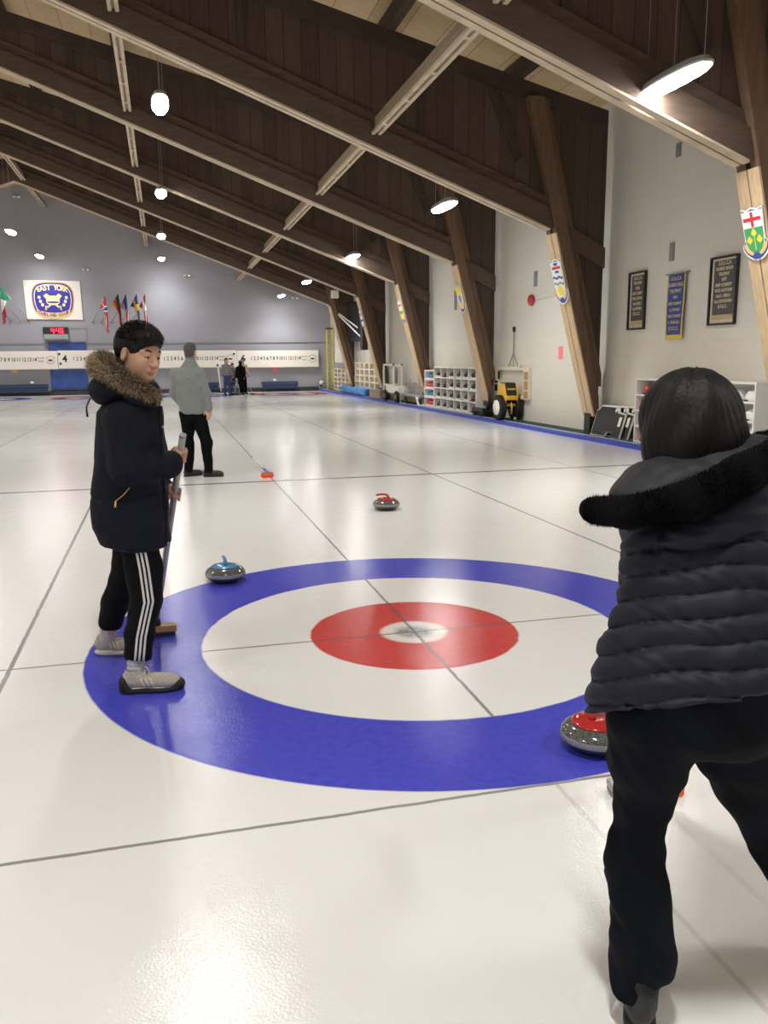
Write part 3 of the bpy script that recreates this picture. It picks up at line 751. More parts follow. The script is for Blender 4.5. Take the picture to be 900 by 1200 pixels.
# ================================================================== RIGHT WALL THINGS
def shield(label, kind, y, z, h, w=.40):
    """plaque on the sloping inner face of a truss leg"""
    leg = lambda zz: 5.86-.268*(zz-3.92)
    sl = math.atan(.268)
    t = thing('shield_plaque', label, 'plaque', (leg(z)-.020, y, z), 0)
    t.rotation_euler = (0, -sl, 0)      # local z follows the leg, local -x faces the hall
    def put(name, m, poly, d0, d1, parent=t):
        return MB().prism([(-a*w, b*h) for a, b in poly], 0, -d1, -d0).build(name, m, parent)
    out = [(-.5, .5), (-.28, .46), (0, .50), (.28, .46), (.5, .5), (.47, .05), (.47, -.12), (.62, -.20), (.60, -.30), (.46, -.40), (.25, -.48), (0, -.51), (-.25, -.48), (-.46, -.40), (-.60, -.30), (-.62, -.20), (-.47, -.12), (-.47, .05)]
    sc = lambda p, k, dy=0: [(a*k, b*k+dy) for a, b in p]
    put('backing', M['shwhite'], out, 0, .012)
    put('blue_border', M['shblue'], sc(out, .93), .0122, .0145)
    top = [(-.43, .42), (.43, .42), (.43, 0), (.40, -.16), (.30, -.28), (.15, -.35), (0, -.38), (-.15, -.35), (-.30, -.28), (-.40, -.16), (-.43, 0)]
    put('inner_edge', M['shwhite'], [(a*1.08, b*1.03) for a, b in top], .0145, .016)
    if kind == 'cross':
        put('field', M['shgreen'], top, .016, .018)
        put('chief', M['shwhite'], [(-.43, .42), (.43, .42), (.43, .12), (-.43, .12)], .018, .0195)
        put('red_cross', M['shred'], [(-.40, .31), (-.06, .31), (-.06, .41), (.06, .41), (.06, .31), (.40, .31), (.40, .24), (.06, .24), (.06, .13), (-.06, .13), (-.06, .24), (-.40, .24)], .0195, .021)
        mb = MB()
        def leaf(cx, cy, s):
            pts = [(0,1),(.25,.6),(.5,.75),(.45,.3),(.9,.4),(.75,.05),(1,-.1),(.55,-.4),(.6,-.6),(.1,-.5),(.05,-1),(-.05,-1),(-.1,-.5),(-.6,-.6),(-.55,-.4),(-1,-.1),(-.75,.05),(-.9,.4),(-.45,.3),(-.5,.75),(-.25,.6)]
            mb.prism([(-(cx+a*s*h/w*.9)*w, (cy+b*s)*h) for a, b in pts], 0, -.0200, -.018)
        leaf(0, .02, .092); leaf(.23, -.11, .092); leaf(-.23, -.11, .092)
        mb.prism([(-(a)*w, b*h) for a, b in ((-.015, .0), (.015, .0), (.015, -.30), (-.015, -.30))], 0, -.0195, -.018)
        mb.build('leaf_sprig', M['shyel'], t)
    elif kind == 'waves':
        put('field', M['shwhite'], top, .016, .018)
        def wave(y0, hh, m):
            n = 16; a = [(-.43+.86*i/n, y0+.018*math.sin(i*PI/4)) for i in range(n+1)]
            put('wave_bar', m, a+[(x, yy-hh) for x, yy in a[::-1]], .018, .020)
        put('red_cross', M['shred'], [(-.36, .33), (.36, .33), (.36, .27), (-.36, .27)], .018, .020)
        put('blue_corner', M['shblue'], [(-.2, .41), (.2, .41), (.12, .35), (-.12, .35)], .018, .020)
        put('blue_corner', M['shblue'], [(-.2, .19), (.2, .19), (.12, .24), (-.12, .24)], .018, .020)
        wave(.11, .05, M['shblue']); wave(-.02, .05, M['shgrey']); 
        put('sun', M['shyel'], [(.30*math.cos(2*PI*i/18)*(1 if i % 2 else .75), -.20+.13*math.sin(2*PI*i/18)*(1 if i % 2 else .75)) for i in range(18)], .018, .021)
    elif kind == 'yellow':
        put('field', M['shwhite'], top, .016, .018)
        put('chief', M['shyel'], [(-.43, .42), (.43, .42), (.43, .15), (-.43, .15)], .018, .0195)
        put('grey_figure', M['shgrey'], [(-.2, .12), (.22, .12), (.30, -.02), (.15, -.16), (-.1, -.16), (-.25, -.02)], .018, .0195)
        put('yellow_foot', M['shyel'], [(-.25, -.18), (.25, -.18), (.18, -.30), (-.18, -.30)], .018, .0195)
    else:
        put('field', M['shyel' if kind == 'four' else 'shwhite'], top, .016, .018)
        put('chief', M['shwhite'], [(-.43, .42), (.43, .42), (.43, .10), (-.43, .10)], .018, .0195)
        put('red_cross', M['shred'], [(-.40, .31), (-.06, .31), (-.06, .41), (.06, .41), (.06, .31), (.40, .31), (.40, .24), (.06, .24), (.06, .13), (-.06, .13), (-.06, .24), (-.40, .24)], .0195, .021)
        put('lower_band', M['shgreen' if kind == 'four' else 'shblue'], [(-.42, .02), (.42, .02), (.40, -.10), (-.40, -.10)], .018, .0195)
    n = 12
    rib = [( .52*math.cos(PI+PI*i/n)*1.05, -.16+.26*math.sin(PI+PI*i/n)) for i in range(n+1)]
    rib2 = [(x*.66, -.19+(y_+.16)*.62) for x, y_ in rib[::-1]]
    put('ribbon', M['shtan'], rib+rib2, .0146, .0175)
    put('base_mound', M['shblue'], [(-.22, -.43), (-.14, -.37), (0, -.34), (.14, -.37), (.22, -.43), (.12, -.475), (-.12, -.475)], .0147, .0195)
    return t
shield('shield plaque with red cross above three yellow leaves on green, on the nearest truss leg', 'cross', 5.03, 3.10, .66)
shield('shield plaque with blue waves above a yellow sun, on the second truss leg', 'waves', 10.55, 3.0, .86, .46)
shield('shield plaque with a yellow top and grey figure, on the third truss leg', 'yellow', 16.03, 3.06, .70)
shield('shield plaque with red cross over green and yellow bands, on the fourth truss leg', 'four', 21.49, 3.05, .70)
shield('small far white shield plaque with red cross over blue, on the fifth truss leg', 'five', 26.94, 3.05, .70)

def onwall(y, z):      # lettering placement on the right wall: reads left to right as y falls
    return lambda u, v, d: (WX-d, y-u, z+v)
def framed_banner(label, y, z, w, h, lines, seed):
    t = thing('framed_banner', label, 'banner', (WX-.002, y, z))
    mb = MB(); f = .028
    for lo, hi in (((-.05, -w/2, -h/2), (0, -w/2+f, h/2)), ((-.05, w/2-f, -h/2), (0, w/2, h/2)), ((-.05, -w/2+f, h/2-f), (0, w/2-f, h/2)), ((-.05, -w/2+f, -h/2), (0, w/2-f, -h/2+f))): mb.box(lo, hi)
    mb.build('frame', M['ink'], t, bevel=.004)
    MB().box((-.012, -w/2+f, -h/2+f), (0, w/2-f, h/2-f)).build('mount_board', M['bcream'], t)
    MB().box((-.018, -w/2+f+.055, -h/2+f+.13), (-.012, w/2-f-.055, h/2-f-.03)).build('felt_panel', M['bgrey'], t)
    mb = MB(); mb.box((-.016, -w/2+f+.05, -h/2+f+.055), (-.012, w/2-f-.05, -h/2+f+.125)); mb.build('gold_fringe', M['bgold_cubbyshade'], t)
    n = len(lines); hh = (h-.30)/n
    for i, tx in enumerate(lines):
        mb = MB(); s_ = hh*(.92 if i in (0,) else .80); text_mb(mb, tx, s_, lambda u, v, d, i=i: (-.018-d, -u, h/2-f-.03-hh*(i+.55)+v), depth=.003, sx=min(1.0, (w-.20)/(len(tx)*s_*.60)), bold=.003)
        mb.build('lettering_line', M['bletter'], t)
framed_banner('black framed slate felt banner nearest the shield plaque, right of the hanging blue one', 6.98, 2.56, .66, 1.03, ['S.O.L.C.A', 'RUMEO BAGS', 'TROPHY', '1977', 'SKIP COMPEY', 'VICE G.STONE', '2nd L. MILLS', '1st LONGHAM', 'E.Y.C.C.'], 1)
framed_banner('smaller black framed brown banner farther along the wall, left of the hanging blue one', 9.42, 2.57, .56, 1.02, ['S.O.L.C.A', 'TROPHY', '1976', 'SKIP CAREY', 'VICE G.STONE', '2nd L.MILLS', '1st ROBIN', 'E.Y.C.C.'], 2)
t = thing('hanging_banner', 'royal blue felt banner with yellow edges hanging from a rod between the two framed ones', 'banner', (WX-.03, 8.18, 2.42))
def wavy(a, b):
    y = (a-.5)*.50; z = .50-b*1.0; return (-.012-.012*math.sin(a*5+b*4)*b, -y+.02*b, z)
MB().grid(wavy, 12, 20).build('felt_panel', M['bblue'], t, smooth=True, solid=.006)
mb = MB()
for a0, a1 in ((0, .05), (.94, 1)): mb.grid(lambda a, b, a0=a0, a1=a1: (wavy(a0+(a1-a0)*a, b)[0]-.005, *wavy(a0+(a1-a0)*a, b)[1:]), 2, 20)
mb.grid(lambda a, b: (wavy(a, 1)[0]-.003, wavy(a, 1)[1], wavy(a, 1)[2]+.01-b*.075-.012*math.sin(a*40)*b), 24, 3)
mb.build('yellow_fringe', M['byel'], t, solid=.004)
MB().tube([(-.01, -.34, .515), (-.01, .32, .515)], .012, 8).build('hanging_rod', M['vent'], t, smooth=True)
for i, tx in enumerate(['S.O.L.C.A', 'RUMEO BAG', 'TROPHY', '1976', 'SKIP COMPEY', 'G. STONE', 'VICE C.GARRY', 'L. PURCELL', 'E.Y.C.C.']):
    mb = MB(); s_ = .085 if i in (0, 1, 2, 8) else .065
    text_mb(mb, tx, s_, lambda u, v, d, i=i: (-.030-d, -u, .43-i*.102+v), depth=.003, sx=min(1., .40/(len(tx)*s_*.60)), bold=.002)
    mb.build('lettering_line', M['bletter'], t)

def vent(y, z, h, w, label):
    t = thing('wall_vent', label, 'vent', (WX-.001, y, z), group='grey vents on the right wall')
    MB().box((-.02, -w/2, -h/2), (0, w/2, h/2)).build('frame', M['vent'], t, bevel=.004)
    mb = MB(); n = int(h/.035)
    for i in range(n): zz = -h/2+.02+(h-.04)*i/(n-1); mb.box((-.028, -w/2+.015, zz-.005), (-.019, w/2-.015, zz+.005))
    mb.build('louvre', M['vent'], t)
vent(8.42, 3.31, .30, .13, 'grey upright vent high on the wall above the hanging blue banner')
vent(8.38, 4.92, .22, .13, 'small square grey vent highest on the wall under the truss')
vent(13.8, 3.36, .34, .16, 'grey upright vent above the red bell')
vent(19.3, 3.25, .55, .18, 'grey upright vent beside the yellow-topped shield plaque')
t = thing('alarm_bell', 'round red alarm bell on the cream wall by the blue-wave shield', 'bell', (WX-.001, 13.95, 2.89))
MB().lathe([(.06, 0), (.06, -.03)], axis=0, n=20).build('bell_base', M['vent'], t)
MB().lathe([(.135, -.03), (.135, -.045), (.12, -.075), (.08, -.10), (.02, -.11)], axis=0, n=28).build('gong', M['redp'], t, smooth=True)
tag(MB().tube([(WX-.012, 13.78, 2.88), (WX-.012, 11.2, 2.93)], .008, 6).build('conduit_pipe', M['wallw']), 'thin painted conduit running from the red bell to the truss leg', 'conduit')
tag(MB().box((WX-.004, 12.33, 1.53), (WX, 12.55, 1.81)).build('pink_notice', M['pink']), 'bright pink paper notice on the cream wall between two truss legs', 'notice')

# ---- helmet shelf near the viewpoint
def shelf_unit(name, label, y0, y1, x0, z0, z1, cols, rows, m, th=.018, back=WX-.02, cat='shelf', back_shade=None, dth=None):
    t = thing(name, label, cat, (0, y0, 0))
    w = y1-y0; mb = MB()
    mb.box((back-.012, 0, z0), (back, w, z1)); mb.build('back_board', back_shade or m, t); dth = dth or th
    mb = MB(); mb.box((x0, -th, z0), (back, 0, z1)); mb.build('side_board', m, t)
    mb = MB(); mb.box((x0, w, z0), (back, w+th, z1)); mb.build('side_board', m, t)
    for i in range(rows+1):
        z = z0+(z1-z0-th)*i/rows
        MB().box((x0, 0, z), (back-.012, w, z+th)).build('shelf_board', m, t)
    if cols > 1:
        for j in range(1, cols):
            y = w*j/cols
            mb = MB()
            for i in range(rows):
                za = z0+(z1-z0-th)*i/rows+th; zb = z0+(z1-z0-th)*(i+1)/rows; mb.box((x0+.001, y-dth/2, za), (back-.012, y+dth/2, zb))
            mb.build('divider', m, t)
    return t
shelf_unit('open_shelf', 'white open shelf unit full of helmets behind the bending person', 5.66, 8.72, 6.72, .075, 1.20, 1, 4, M['white'], th=.03)
def helmet(kind):
    t = thing('helmet', 'x', 'helmet')
    m = M['helm_r'] if kind == 'r' else M['helm_w']
    mb = MB(); prof = [(.118, 0), (.122, .03), (.118, .07), (.10, .115), (.07, .145), (.03, .16), (.002, .162)]
    mb.lathe(prof, n=24, sy=1.18); mb.build('shell', m, t, smooth=True)
    mb = MB()
    for i in range(5):
        a = -.06+.03*i; mb.tube([(a, -.13+abs(a), .055), (a, -.07, .146-abs(a)*.35), (a, .07, .146-abs(a)*.35), (a, .13-abs(a), .055)], .006, 6)
    mb.build('ridge', m, t, smooth=True)
    MB().tube([(-.10, -.07, .01), (-.128, -.03, .012), (-.13, .03, .012), (-.10, .07, .01)], .012, 6).build('front_pad', M['black'], t, smooth=True)
    return t
hr = helmet('r'); hw = helmet('w'); first = {'r': hr, 'w': hw}; usedh = set()
zs = [.075+(1.125-.03)*i/4+.03 for i in range(4)]
names = ['bottom', 'second', 'third', 'top']
spots = []
for i in range(4):
    for j, y in enumerate((8.52, 8.20, 7.88) if i == 3 else (8.54, 8.22)): spots.append(('r', y, i, j))
    for j, y in enumerate((6.50, 6.17, 5.84)): spots.append(('w', y, i, j))
for k_, y, i, j in spots:
    lb = f'{"red" if k_ == "r" else "white"} helmet on the {names[i]} level of the open shelf, number {j+1} from its {"left end" if k_ == "r" else "middle gap"}'
    lb = lb.replace('number 1 from', 'closest to').replace('number 2 from', 'second from').replace('number 3 from', 'third from')
    if k_ not in usedh:
        usedh.add(k_); h = first[k_]; h.location = (6.87, y, zs[i]+.001); tag(h, lb, 'helmet', 'helmets on the open shelf')
    else: dup(first[k_], (6.87+random.uniform(-.012, .012), y+random.uniform(-.015, .015), zs[i]+.001), random.uniform(-.4, .4), lb, 'helmets on the open shelf')
tag(MB().box((6.80, 7.72, 1.203), (7.0, 8.0, 1.25)).build('white_box', M['signwhite'], bevel=.006), 'low white box on top of the helmet shelf', 'box')

# ---- leaning black panels
for i in range(3):
    y0, y1 = 10.28-i*.16, 9.22-i*.16
    t = thing('moulded_panel', ['black panel with white edge leaning on the wall, fully visible front one of three', 'middle black panel of the leaning stack, partly covered by the front one', 'rearmost black panel of the leaning stack, nearest the helmet shelf'][i], 'panel', (6.72+i*.075, (y0+y1)/2, .08), group='black panels leaning against the wall')
    t.rotation_euler = (0, .28, 0)
    w = (y0-y1)/2; h = .60
    out = [(w, 0), (w, .50), (w-.10, .52), (w-.16, h), (-w+.30, h), (-w+.24, .50), (-w, .47), (-w, .0), (-.25, 0), (-.20, .09), (-.05, .09), (.0, 0)]
    MB().prism(out, 0, -.018, .018).build('rim', M['signwhite'], t, bevel=.004)
    inn = [(w-.03, .02), (w-.03, .48), (w-.11, .50), (w-.18, h-.03), (-w+.33, h-.03), (-w+.27, .47), (-w+.01, .45), (-w+.01, .01), (-.26, .01), (-.21, .10), (-.04, .10), (.01, .015)]
    MB().prism(inn, 0, -.030, -.0185).build('black_face', M['black'], t, bevel=.004)
    MB().box((-.033, -w+.06, .22), (-.030, -w+.15, .40)).build('label_patch', M['signwhite'], t)
    for q in (0, 1): MB().box((-.032, -w+.20-.0+q*.10, .485), (-.029, -w+.26+q*.10, .555)).build('handle_slot', M['signwhite'], t)

# ---- tool hanging on the wall
t = thing('ice_scraper', 'long handled scraper hung upright on the cream wall above the open wooden frame', 'scraper', (WX-.04, 14.92, 1.30))
MB().tube([(0, 0, .34), (0, 0, 1.02)], .014, 8).build('shaft', M['vent'], t, smooth=True)
MB().tube([(0, 0, .90), (0, 0, 1.02)], [.032, .038], 10).build('grip', M['black'], t, smooth=True)
mb = MB(); mb.tube([(0, 0, .40), (0, .28, .06)], .012, 6); mb.tube([(0, 0, .40), (0, -.28, .06)], .012, 6); mb.tube([(0, 0, .40), (0, 0, .06)], .008, 6)
mb.build('fork_brace', M['vent'], t)
mb = MB(); mb.box((-.02, -.42, -.02), (.02, .42, .06)); mb.box((-.03, -.42, .02), (.035, -.36, .10)); mb.box((-.03, .36, .02), (.035, .42, .10)); mb.build('blade_holder', M['cream'], t, bevel=.005)

t = thing('frame_rack', 'open pale frame rack on the wall with brown patches, above the yellow machine', 'frame', (WX-.03, 14.95, .96))
W_, H_ = 1.05, .36
mb = MB(); mb.box((-.06, -W_, H_-.05), (.028, W_, H_+.02)); mb.build('top_rail', M['cream'], t, bevel=.004)
mb = MB(); mb.box((-.06, -W_, -H_-.02), (.028, W_, -H_+.05)); mb.build('bottom_rail', M['cream'], t, bevel=.004)
mb = MB(); mb.box((-.06, -W_, -H_+.05), (.028, -W_+.30, H_-.05)); mb.build('right_post', M['cream'], t, bevel=.004)
mb = MB(); mb.box((-.06, W_-.26, -H_+.05), (.028, W_, H_-.05)); mb.build('left_post', M['cream'], t, bevel=.004)
for z0, z1 in ((-.34, -.18), (-.14, .06), (.10, .28)): MB().box((-.075, -W_+.02, z0), (-.06, -W_+.22, z1)).build('brown_patch', M['woodb'], t)
for z0, z1, a, b in ((-.22, -.06, W_-.22, W_-.04), (-.02, .04, W_-.22, W_-.04), (.08, .28, W_-.34, W_-.24)): MB().box((-.07, a, z0), (-.055, b, z1)).build('black_patch', M['black'], t)

# ---- yellow two-wheeled machine
t = thing('ice_machine', 'small yellow and black machine on two fat black tyres on the green walkway', 'machine', (6.765, 14.55, .082))
def tyre(y, s_=1):
    w = MB().lathe([(.13, -.085), (.21, -.085), (.25, -.07), (.268, -.03), (.27, 0), (.268, .03), (.25, .07), (.21, .085), (.13, .085)], c=(0, y, .275), axis=1, n=32).build('tyre', M['rubber'], t, smooth=True)
    sgn = -1 if y < 0 else 1
    MB().lathe([(.17, sgn*.06), (.165, sgn*.100), (.07, sgn*.092), (.05, sgn*.108), (.002, sgn*.108)], c=(0, y, .275), axis=1, n=24).build('hub', M['signwhite'], w, smooth=True)
    mb = MB()
    for k in range(30):
        a = 2*PI*k/30; R = Matrix.Rotation(a, 3, 'Y'); mb.box((-.012, -.07, -.005), (.012, .07, .005), R=R, c=(.269*math.sin(a), y, .275+.269*math.cos(a)))
    mb.build('tread', M['rubber'], w)
# axle lies roughly along the wall; the white hub shows at the far-left end
t.rotation_euler = (0, 0, PI/2); t.scale = (1.15, 1.0, 1.1)
tyre(.20); tyre(-.20)
MB().tube([(0, -.18, .275), (0, .18, .275)], .035, 10).build('axle', M['black'], t, smooth=True)
mb = MB(); mb.prism([(-.22, .30), (-.26, .52), (-.14, .80), (.16, .80), (.20, .32)], 1, -.17, -.14); mb.prism([(-.22, .30), (-.26, .52), (-.14, .80), (.16, .80), (.20, .32)], 1, .14, .17)
mb.box((-.27, -.15, .44), (-.20, .15, .54)); mb.box((-.20, -.15, .30), (.18, .15, .36)); mb.build('yellow_body', M['yellow'], t, bevel=.015)
mb = MB(); mb.prism([(-.24, .54), (-.14, .82), (.14, .82), (.18, .40), (-.10, .38)], 1, -.135, .135); mb.build('black_engine', M['black'], t, bevel=.02)
mb = MB(); mb.box((-.21, -.10, .66), (-.18, .10, .70)); mb.build('yellow_strip', M['yellow'], t)
MB().tube([(-.20, 0, .40), (-.28, .02, .28), (-.22, 0, .14)], .022, 8).build('drive_pipe', M['yellow'], t, smooth=True)
MB().tube([(-.1, -.15, .30), (-.12, -.14, .03)], .02, 8).build('prop_leg', M['black'], t)
MB().lathe([(.035, -.02), (.035, .02)], c=(-.14, -.14, .036), axis=1, n=14).build('jockey_wheel', M['signwhite'], t)
# ---- low black handcart left of the yellow machine
t = thing('hand_cart', 'low black hand cart with an upright handle between the cubbies and the yellow machine', 'cart', (6.70, 15.95, .075))
mb = MB(); mb.box((-.16, -.30, .12), (.16, .42, .22)); mb.build('deck', M['black'], t, bevel=.02)
MB().tube([(0, -.26, .20), (.02, -.34, .42), (.02, -.30, .66)], [.05, .04, .03], 10).build('handle', M['black'], t, smooth=True)
MB().box((-.13, -.28, .221), (.05, .02, .27)).build('grey_casing', M['alu'], t, bevel=.015)
for y in (-.22, .34): MB().lathe([(.02, -.03), (.075, -.03), (.085, 0), (.075, .03), (.02, .03)], c=(-.12, y, .085), axis=0, n=18).build('wheel', M['rubber'], t, smooth=True)

# ---- cubbies with shoes
def shoe_pair(m, m2):
    t = thing('shoe_pair', 'x', 'shoes'); t.scale = (1.15, 2.3, 1.8)
    for s_ in (-1, 1):
        mb = MB()
        mb.ell((-.05, .055*s_, .050), (.10, .042, .040), 12, 8); mb.ell((.065, .055*s_, .075), (.065, .040, .065), 12, 8)
        mb.build('shoe', m, t, smooth=True)
        MB().box((-.15, .055*s_-.040, .0), (.125, .055*s_+.040, .022)).build('sole', m2, t, bevel=.008)
    return t
sp_ = {'k': shoe_pair(M['shelfitem'], M['signwhite']), 'm': shoe_pair(M['shelfred'], M['ink']), 'b': shoe_pair(M['bluep'], M['signwhite']), 'r': shoe_pair(M['shred'], M['signwhite'])}
cn_ = {'k': 'black', 'm': 'maroon', 'b': 'light blue', 'r': 'red'}; used_ = set()
rn_ = ['bottom', 'second lowest', 'second highest', 'top']
def put_shoes(k_, y, z, label, s=1.0):
    if k_ not in used_:
        used_.add(k_); o = sp_[k_]; o.location = (6.84, y, z); tag(o, label, 'shoes', 'shoes in the white cubbies')
    else: o = dup(sp_[k_], (6.84+random.uniform(-.015, .015), y, z), random.uniform(-.08, .08), label, 'shoes in the white cubbies')
    return o
y0, y1, za, zb = 16.45, 19.95, .085, 1.33
shelf_unit('cubby_unit', 'white cubby unit six columns wide holding dark rental shoes', y0, y1, 6.66, za, zb, 6, 4, M['white'], th=.035, cat='cubbies')
cols_ = ['far left', 'second from left', 'third from left', 'third from right', 'second from right', 'right end']
for j in range(6):
    for i in range(4):
        z = za+(zb-za-.035)*i/4+.0355; y = y0+(y1-y0)*(5-j+.5)/6
        k_ = 'm' if (i, j) in ((2, 1), (3, 1), (0, 5), (2, 0), (1, 5)) else 'k'
        put_shoes(k_, y-.05, z, f'{cn_[k_]} shoes in the {rn_[i]} row, {cols_[j]} column of the six-column cubbies')
y0, y1, za, zb = 20.05, 20.95, .085, 1.22
shelf_unit('cubby_unit', 'narrow single column white cubby unit with light blue and red shoes', y0, y1, 6.66, za, zb, 1, 4, M['white'], th=.035, cat='cubbies')
for i, k_ in enumerate('rbrb'):
    for j in (0, 1):
        put_shoes(k_, y0+.22+j*.36, za+(zb-za-.035)*i/4+.0355, f'{cn_[k_]} shoes, {["right", "left"][j]} pair on the {rn_[i]} shelf of the narrow cubby unit')

# ---- grey cart with tank and pipes
t = thing('pebbling_cart', 'grey metal cart with an upright rack, tyres and coiled pipes along the wall', 'cart', (6.72, 23.3, .075))
mb = MB(); mb.box((-.20, -2.3, .28), (.20, 2.0, .34)); mb.build('chassis', M['alu'], t, bevel=.01)
for y in (.95, 2.3):
    mb = MB(); mb.box((-.20, y-.03, .06 if y > 2 else .3), (-.14, y+.03, 1.32)); mb.box((.10, y-.03, .3), (.16, y+.03, 1.32)); mb.box((-.2, y-.03, 1.26), (.16, y+.03, 1.32)); mb.build('upright', M['white'], t)
MB().box((-.2, .95, 1.26), (-.14, 2.3, 1.32)).build('top_rail', M['white'], t)
MB().box((-.2, .95, .55), (-.14, 2.3, .61)).build('cross_rail', M['white'], t)
MB().lathe([(.14, .62), (.15, .66), (.15, 1.12), (.10, 1.2), (.02, 1.22)], c=(-.02, 1.5, 0), n=20).build('tank', M['steel'], t, smooth=True)
MB().box((-.22, .2, .30), (.20, 1.9, .55)).build('water_box', M['white'], t, bevel=.03)
for y in (.25, 1.8):
    w = MB().lathe([(.09, -.05), (.17, -.06), (.20, -.03), (.20, .03), (.17, .06), (.09, .05)], c=(-.26, y, .20), axis=0, n=24).build('tyre', M['rubber'], t, smooth=True)
    MB().lathe([(.09, -.055), (.03, -.05), (.002, -.06)], c=(-.26, y, .20), axis=0, n=18).build('hub', M['alu'], w, smooth=True)
r_ = random.Random(3)
for i in range(10):
    y = -.1-.19*i; mb = MB(); n = 14; rr = .15+.05*r_.random()
    mb.tube([( .05*math.sin(k), y+rr*math.cos(2*PI*k/n)*(.8+.3*r_.random()), .52+rr*math.sin(2*PI*k/n)) for k in range(n+1)], .011, 5); mb.build('pipe_loop', M['steel'] if i % 2 else M['vent'], t, smooth=True)
mb = MB(); mb.tube([(-.1, -1.9, .34), (-.1, -1.9, .85), (-.1, -.9, .85), (-.1, -.9, .34)], .012, 6); mb.build('guard_rail', M['alu'], t)
mb = MB(); mb.prism([(-2.35, .02), (-2.0, .30), (-1.85, .30), (-2.1, .02)], 0, -.22, .20); mb.build('scraper_skirt', M['white'], t)
MB().tube([(-.24, -.3, .30), (-.26, -.25, .02), (-.24, -.9, .02)], .02, 6).build('support_strut', M['alu'], t)
for y in (-2.2, -.6): MB().lathe([(.02, -.03), (.12, -.03), (.12, .03), (.02, .03)], c=(-.18, y, .12), axis=0, n=18).build('rear_wheel', M['rubber'], t, smooth=True)

# ---- far cream cubbies, tarp roll, box, ladder, black unit
shelf_unit('cubby_unit', 'large cream empty cubby unit five columns wide beyond the grey cart', 27.25, 31.6, 6.82, .09, 1.44, 5, 5, M['cream'], th=.05, cat='cubbies', back_shade=M['bgold_cubbyshade'], dth=.22)  # brown back colour stands in for the shade deep in the cells
for i, (y, z) in enumerate(((27.55, .36+.03), (27.5, .63+.03))):
    tag(MB().ell((6.93, y, z+.09), (.11, .10, .09), 12, 8).build('dark_bag', M['navy'], smooth=True), ['dark bag low in the right column of the large cream cubbies', 'dark bag one level higher in the right column of the large cream cubbies'][i], 'bag')
shelf_unit('cubby_unit', 'cream cubby unit in the far corner beside the yellow ladder', 32.9, 36.3, 6.82, .09, 1.16, 4, 5, M['cream'], th=.05, cat='cubbies', back_shade=M['bgold_cubbyshade'], dth=.22)  # back board coloured darker to paint in shade inside the cells
tag(MB().box((6.78, 33.6, 1.185), (7.02, 35.9, 1.42)).build('black_box', M['shgrey'], bevel=.02), 'dark box lying on top of the far corner cubbies', 'box')
t = thing('tarp_roll', 'bright blue tarpaulin bundle along the curb in front of the cream cubbies', 'tarp', (6.64, 31.0, .09))
mb = MB()
def tr(a, b):
    th = 2*PI*b; y = (a-.5)*4.6; r = .15+.02*math.sin(a*23+th*3)+.015*math.sin(a*51-th*2); q_ = lambda v: math.copysign(abs(v)**.55, v); return (q_(math.cos(th))*r*.75, y, .16+q_(math.sin(th))*r)
mb.grid(tr, 40, 20); mb.add([tr(0, j/20) for j in range(20)], [tuple(range(20))]); mb.add([tr(1, j/20) for j in range(20)], [tuple(range(20))]); mb.build('tarpaulin', M['tarpl'], t, smooth=True)
MB().box((-.13, -2.1, .0), (.13, 2.1, .02)).build('under_sheet', M['navy'], t)
t = thing('timber_crate', 'low grey-brown crate between the blue tarpaulin and the grey cart', 'crate', (6.655, 26.6, .087))
mb = MB(); mb.box((-.13, -.5, 0), (.13, 1.2, .05)); mb.box((-.13, -.5, .05), (-.10, 1.2, .30)); mb.box((.10, -.5, .05), (.13, 1.2, .30)); mb.box((-.10, -.5, .05), (.10, -.45, .30)); mb.box((-.10, 1.15, .05), (.10, 1.2, .30)); mb.build('crate_body', M['brace'], t)
MB().box((-.135, -.51, .30), (.135, 1.21, .33)).build('crate_lid', M['vent'], t)
t = thing('step_ladder', 'tall yellow ladder standing folded in the far right corner', 'ladder', (6.86, 37.55, .075))
for x in (-.13, .13):
    MB().box((x-.03, -.10, 0), (x+.03, .0, 3.0)).build('rail', M['ladder'], t)
    MB().box((x-.025, .03, 0), (x+.025, .09, 2.85)).build('rear_rail', M['ladder'], t)
mb = MB()
for i in range(9): mb.box((-.10, -.08, .28+i*.31), (.10, .0, .31+i*.31))
mb.build('tread', M['ladder'], t)
MB().box((-.17, -.12, 3.0), (.17, .10, 3.06)).build('top_cap', M['black'], t)
t = thing('heater_unit', 'black slatted heater unit on the wall behind the far truss leg', 'heater', (WX-.02, 31.9, 3.05))
MB().box((-.40, -2.0, -.70), (.01, 1.9, .95)).build('casing', M['black'], t, bevel=.02)
mb = MB()
for i in range(12): y = -1.8+i*.30; mb.box((-.44, y, -.6), (-.40, y+.08, .85))
mb.build('louvre', M['dark'], t)
MB().box((-.42, -2.5, -1.1), (-.20, -2.05, .9)).build('side_frame', M['black'], t)
for z0 in (.0, .35):
    MB().tube([(-1.1, 1.9+z0, 1.10), (-.42, -2.1+z0, -.55+z0)], .035, 6).build('white_strut', M['white'], t)
t = thing('wall_speaker', 'small white box hanging under the far truss beside the heater', 'speaker', (6.05, 31.95, 4.35))
MB().box((-.15, -.13, -.17), (.15, .13, .17)).build('cabinet', M['white'], t, bevel=.02)
MB().box((-.12, -.145, -.14), (.12, -.131, .14)).build('grille', M['cream'], t)
MB().tube([(0, 0, .17), (0, .1, .30)], .02, 6).build('bracket', M['alu'], t)

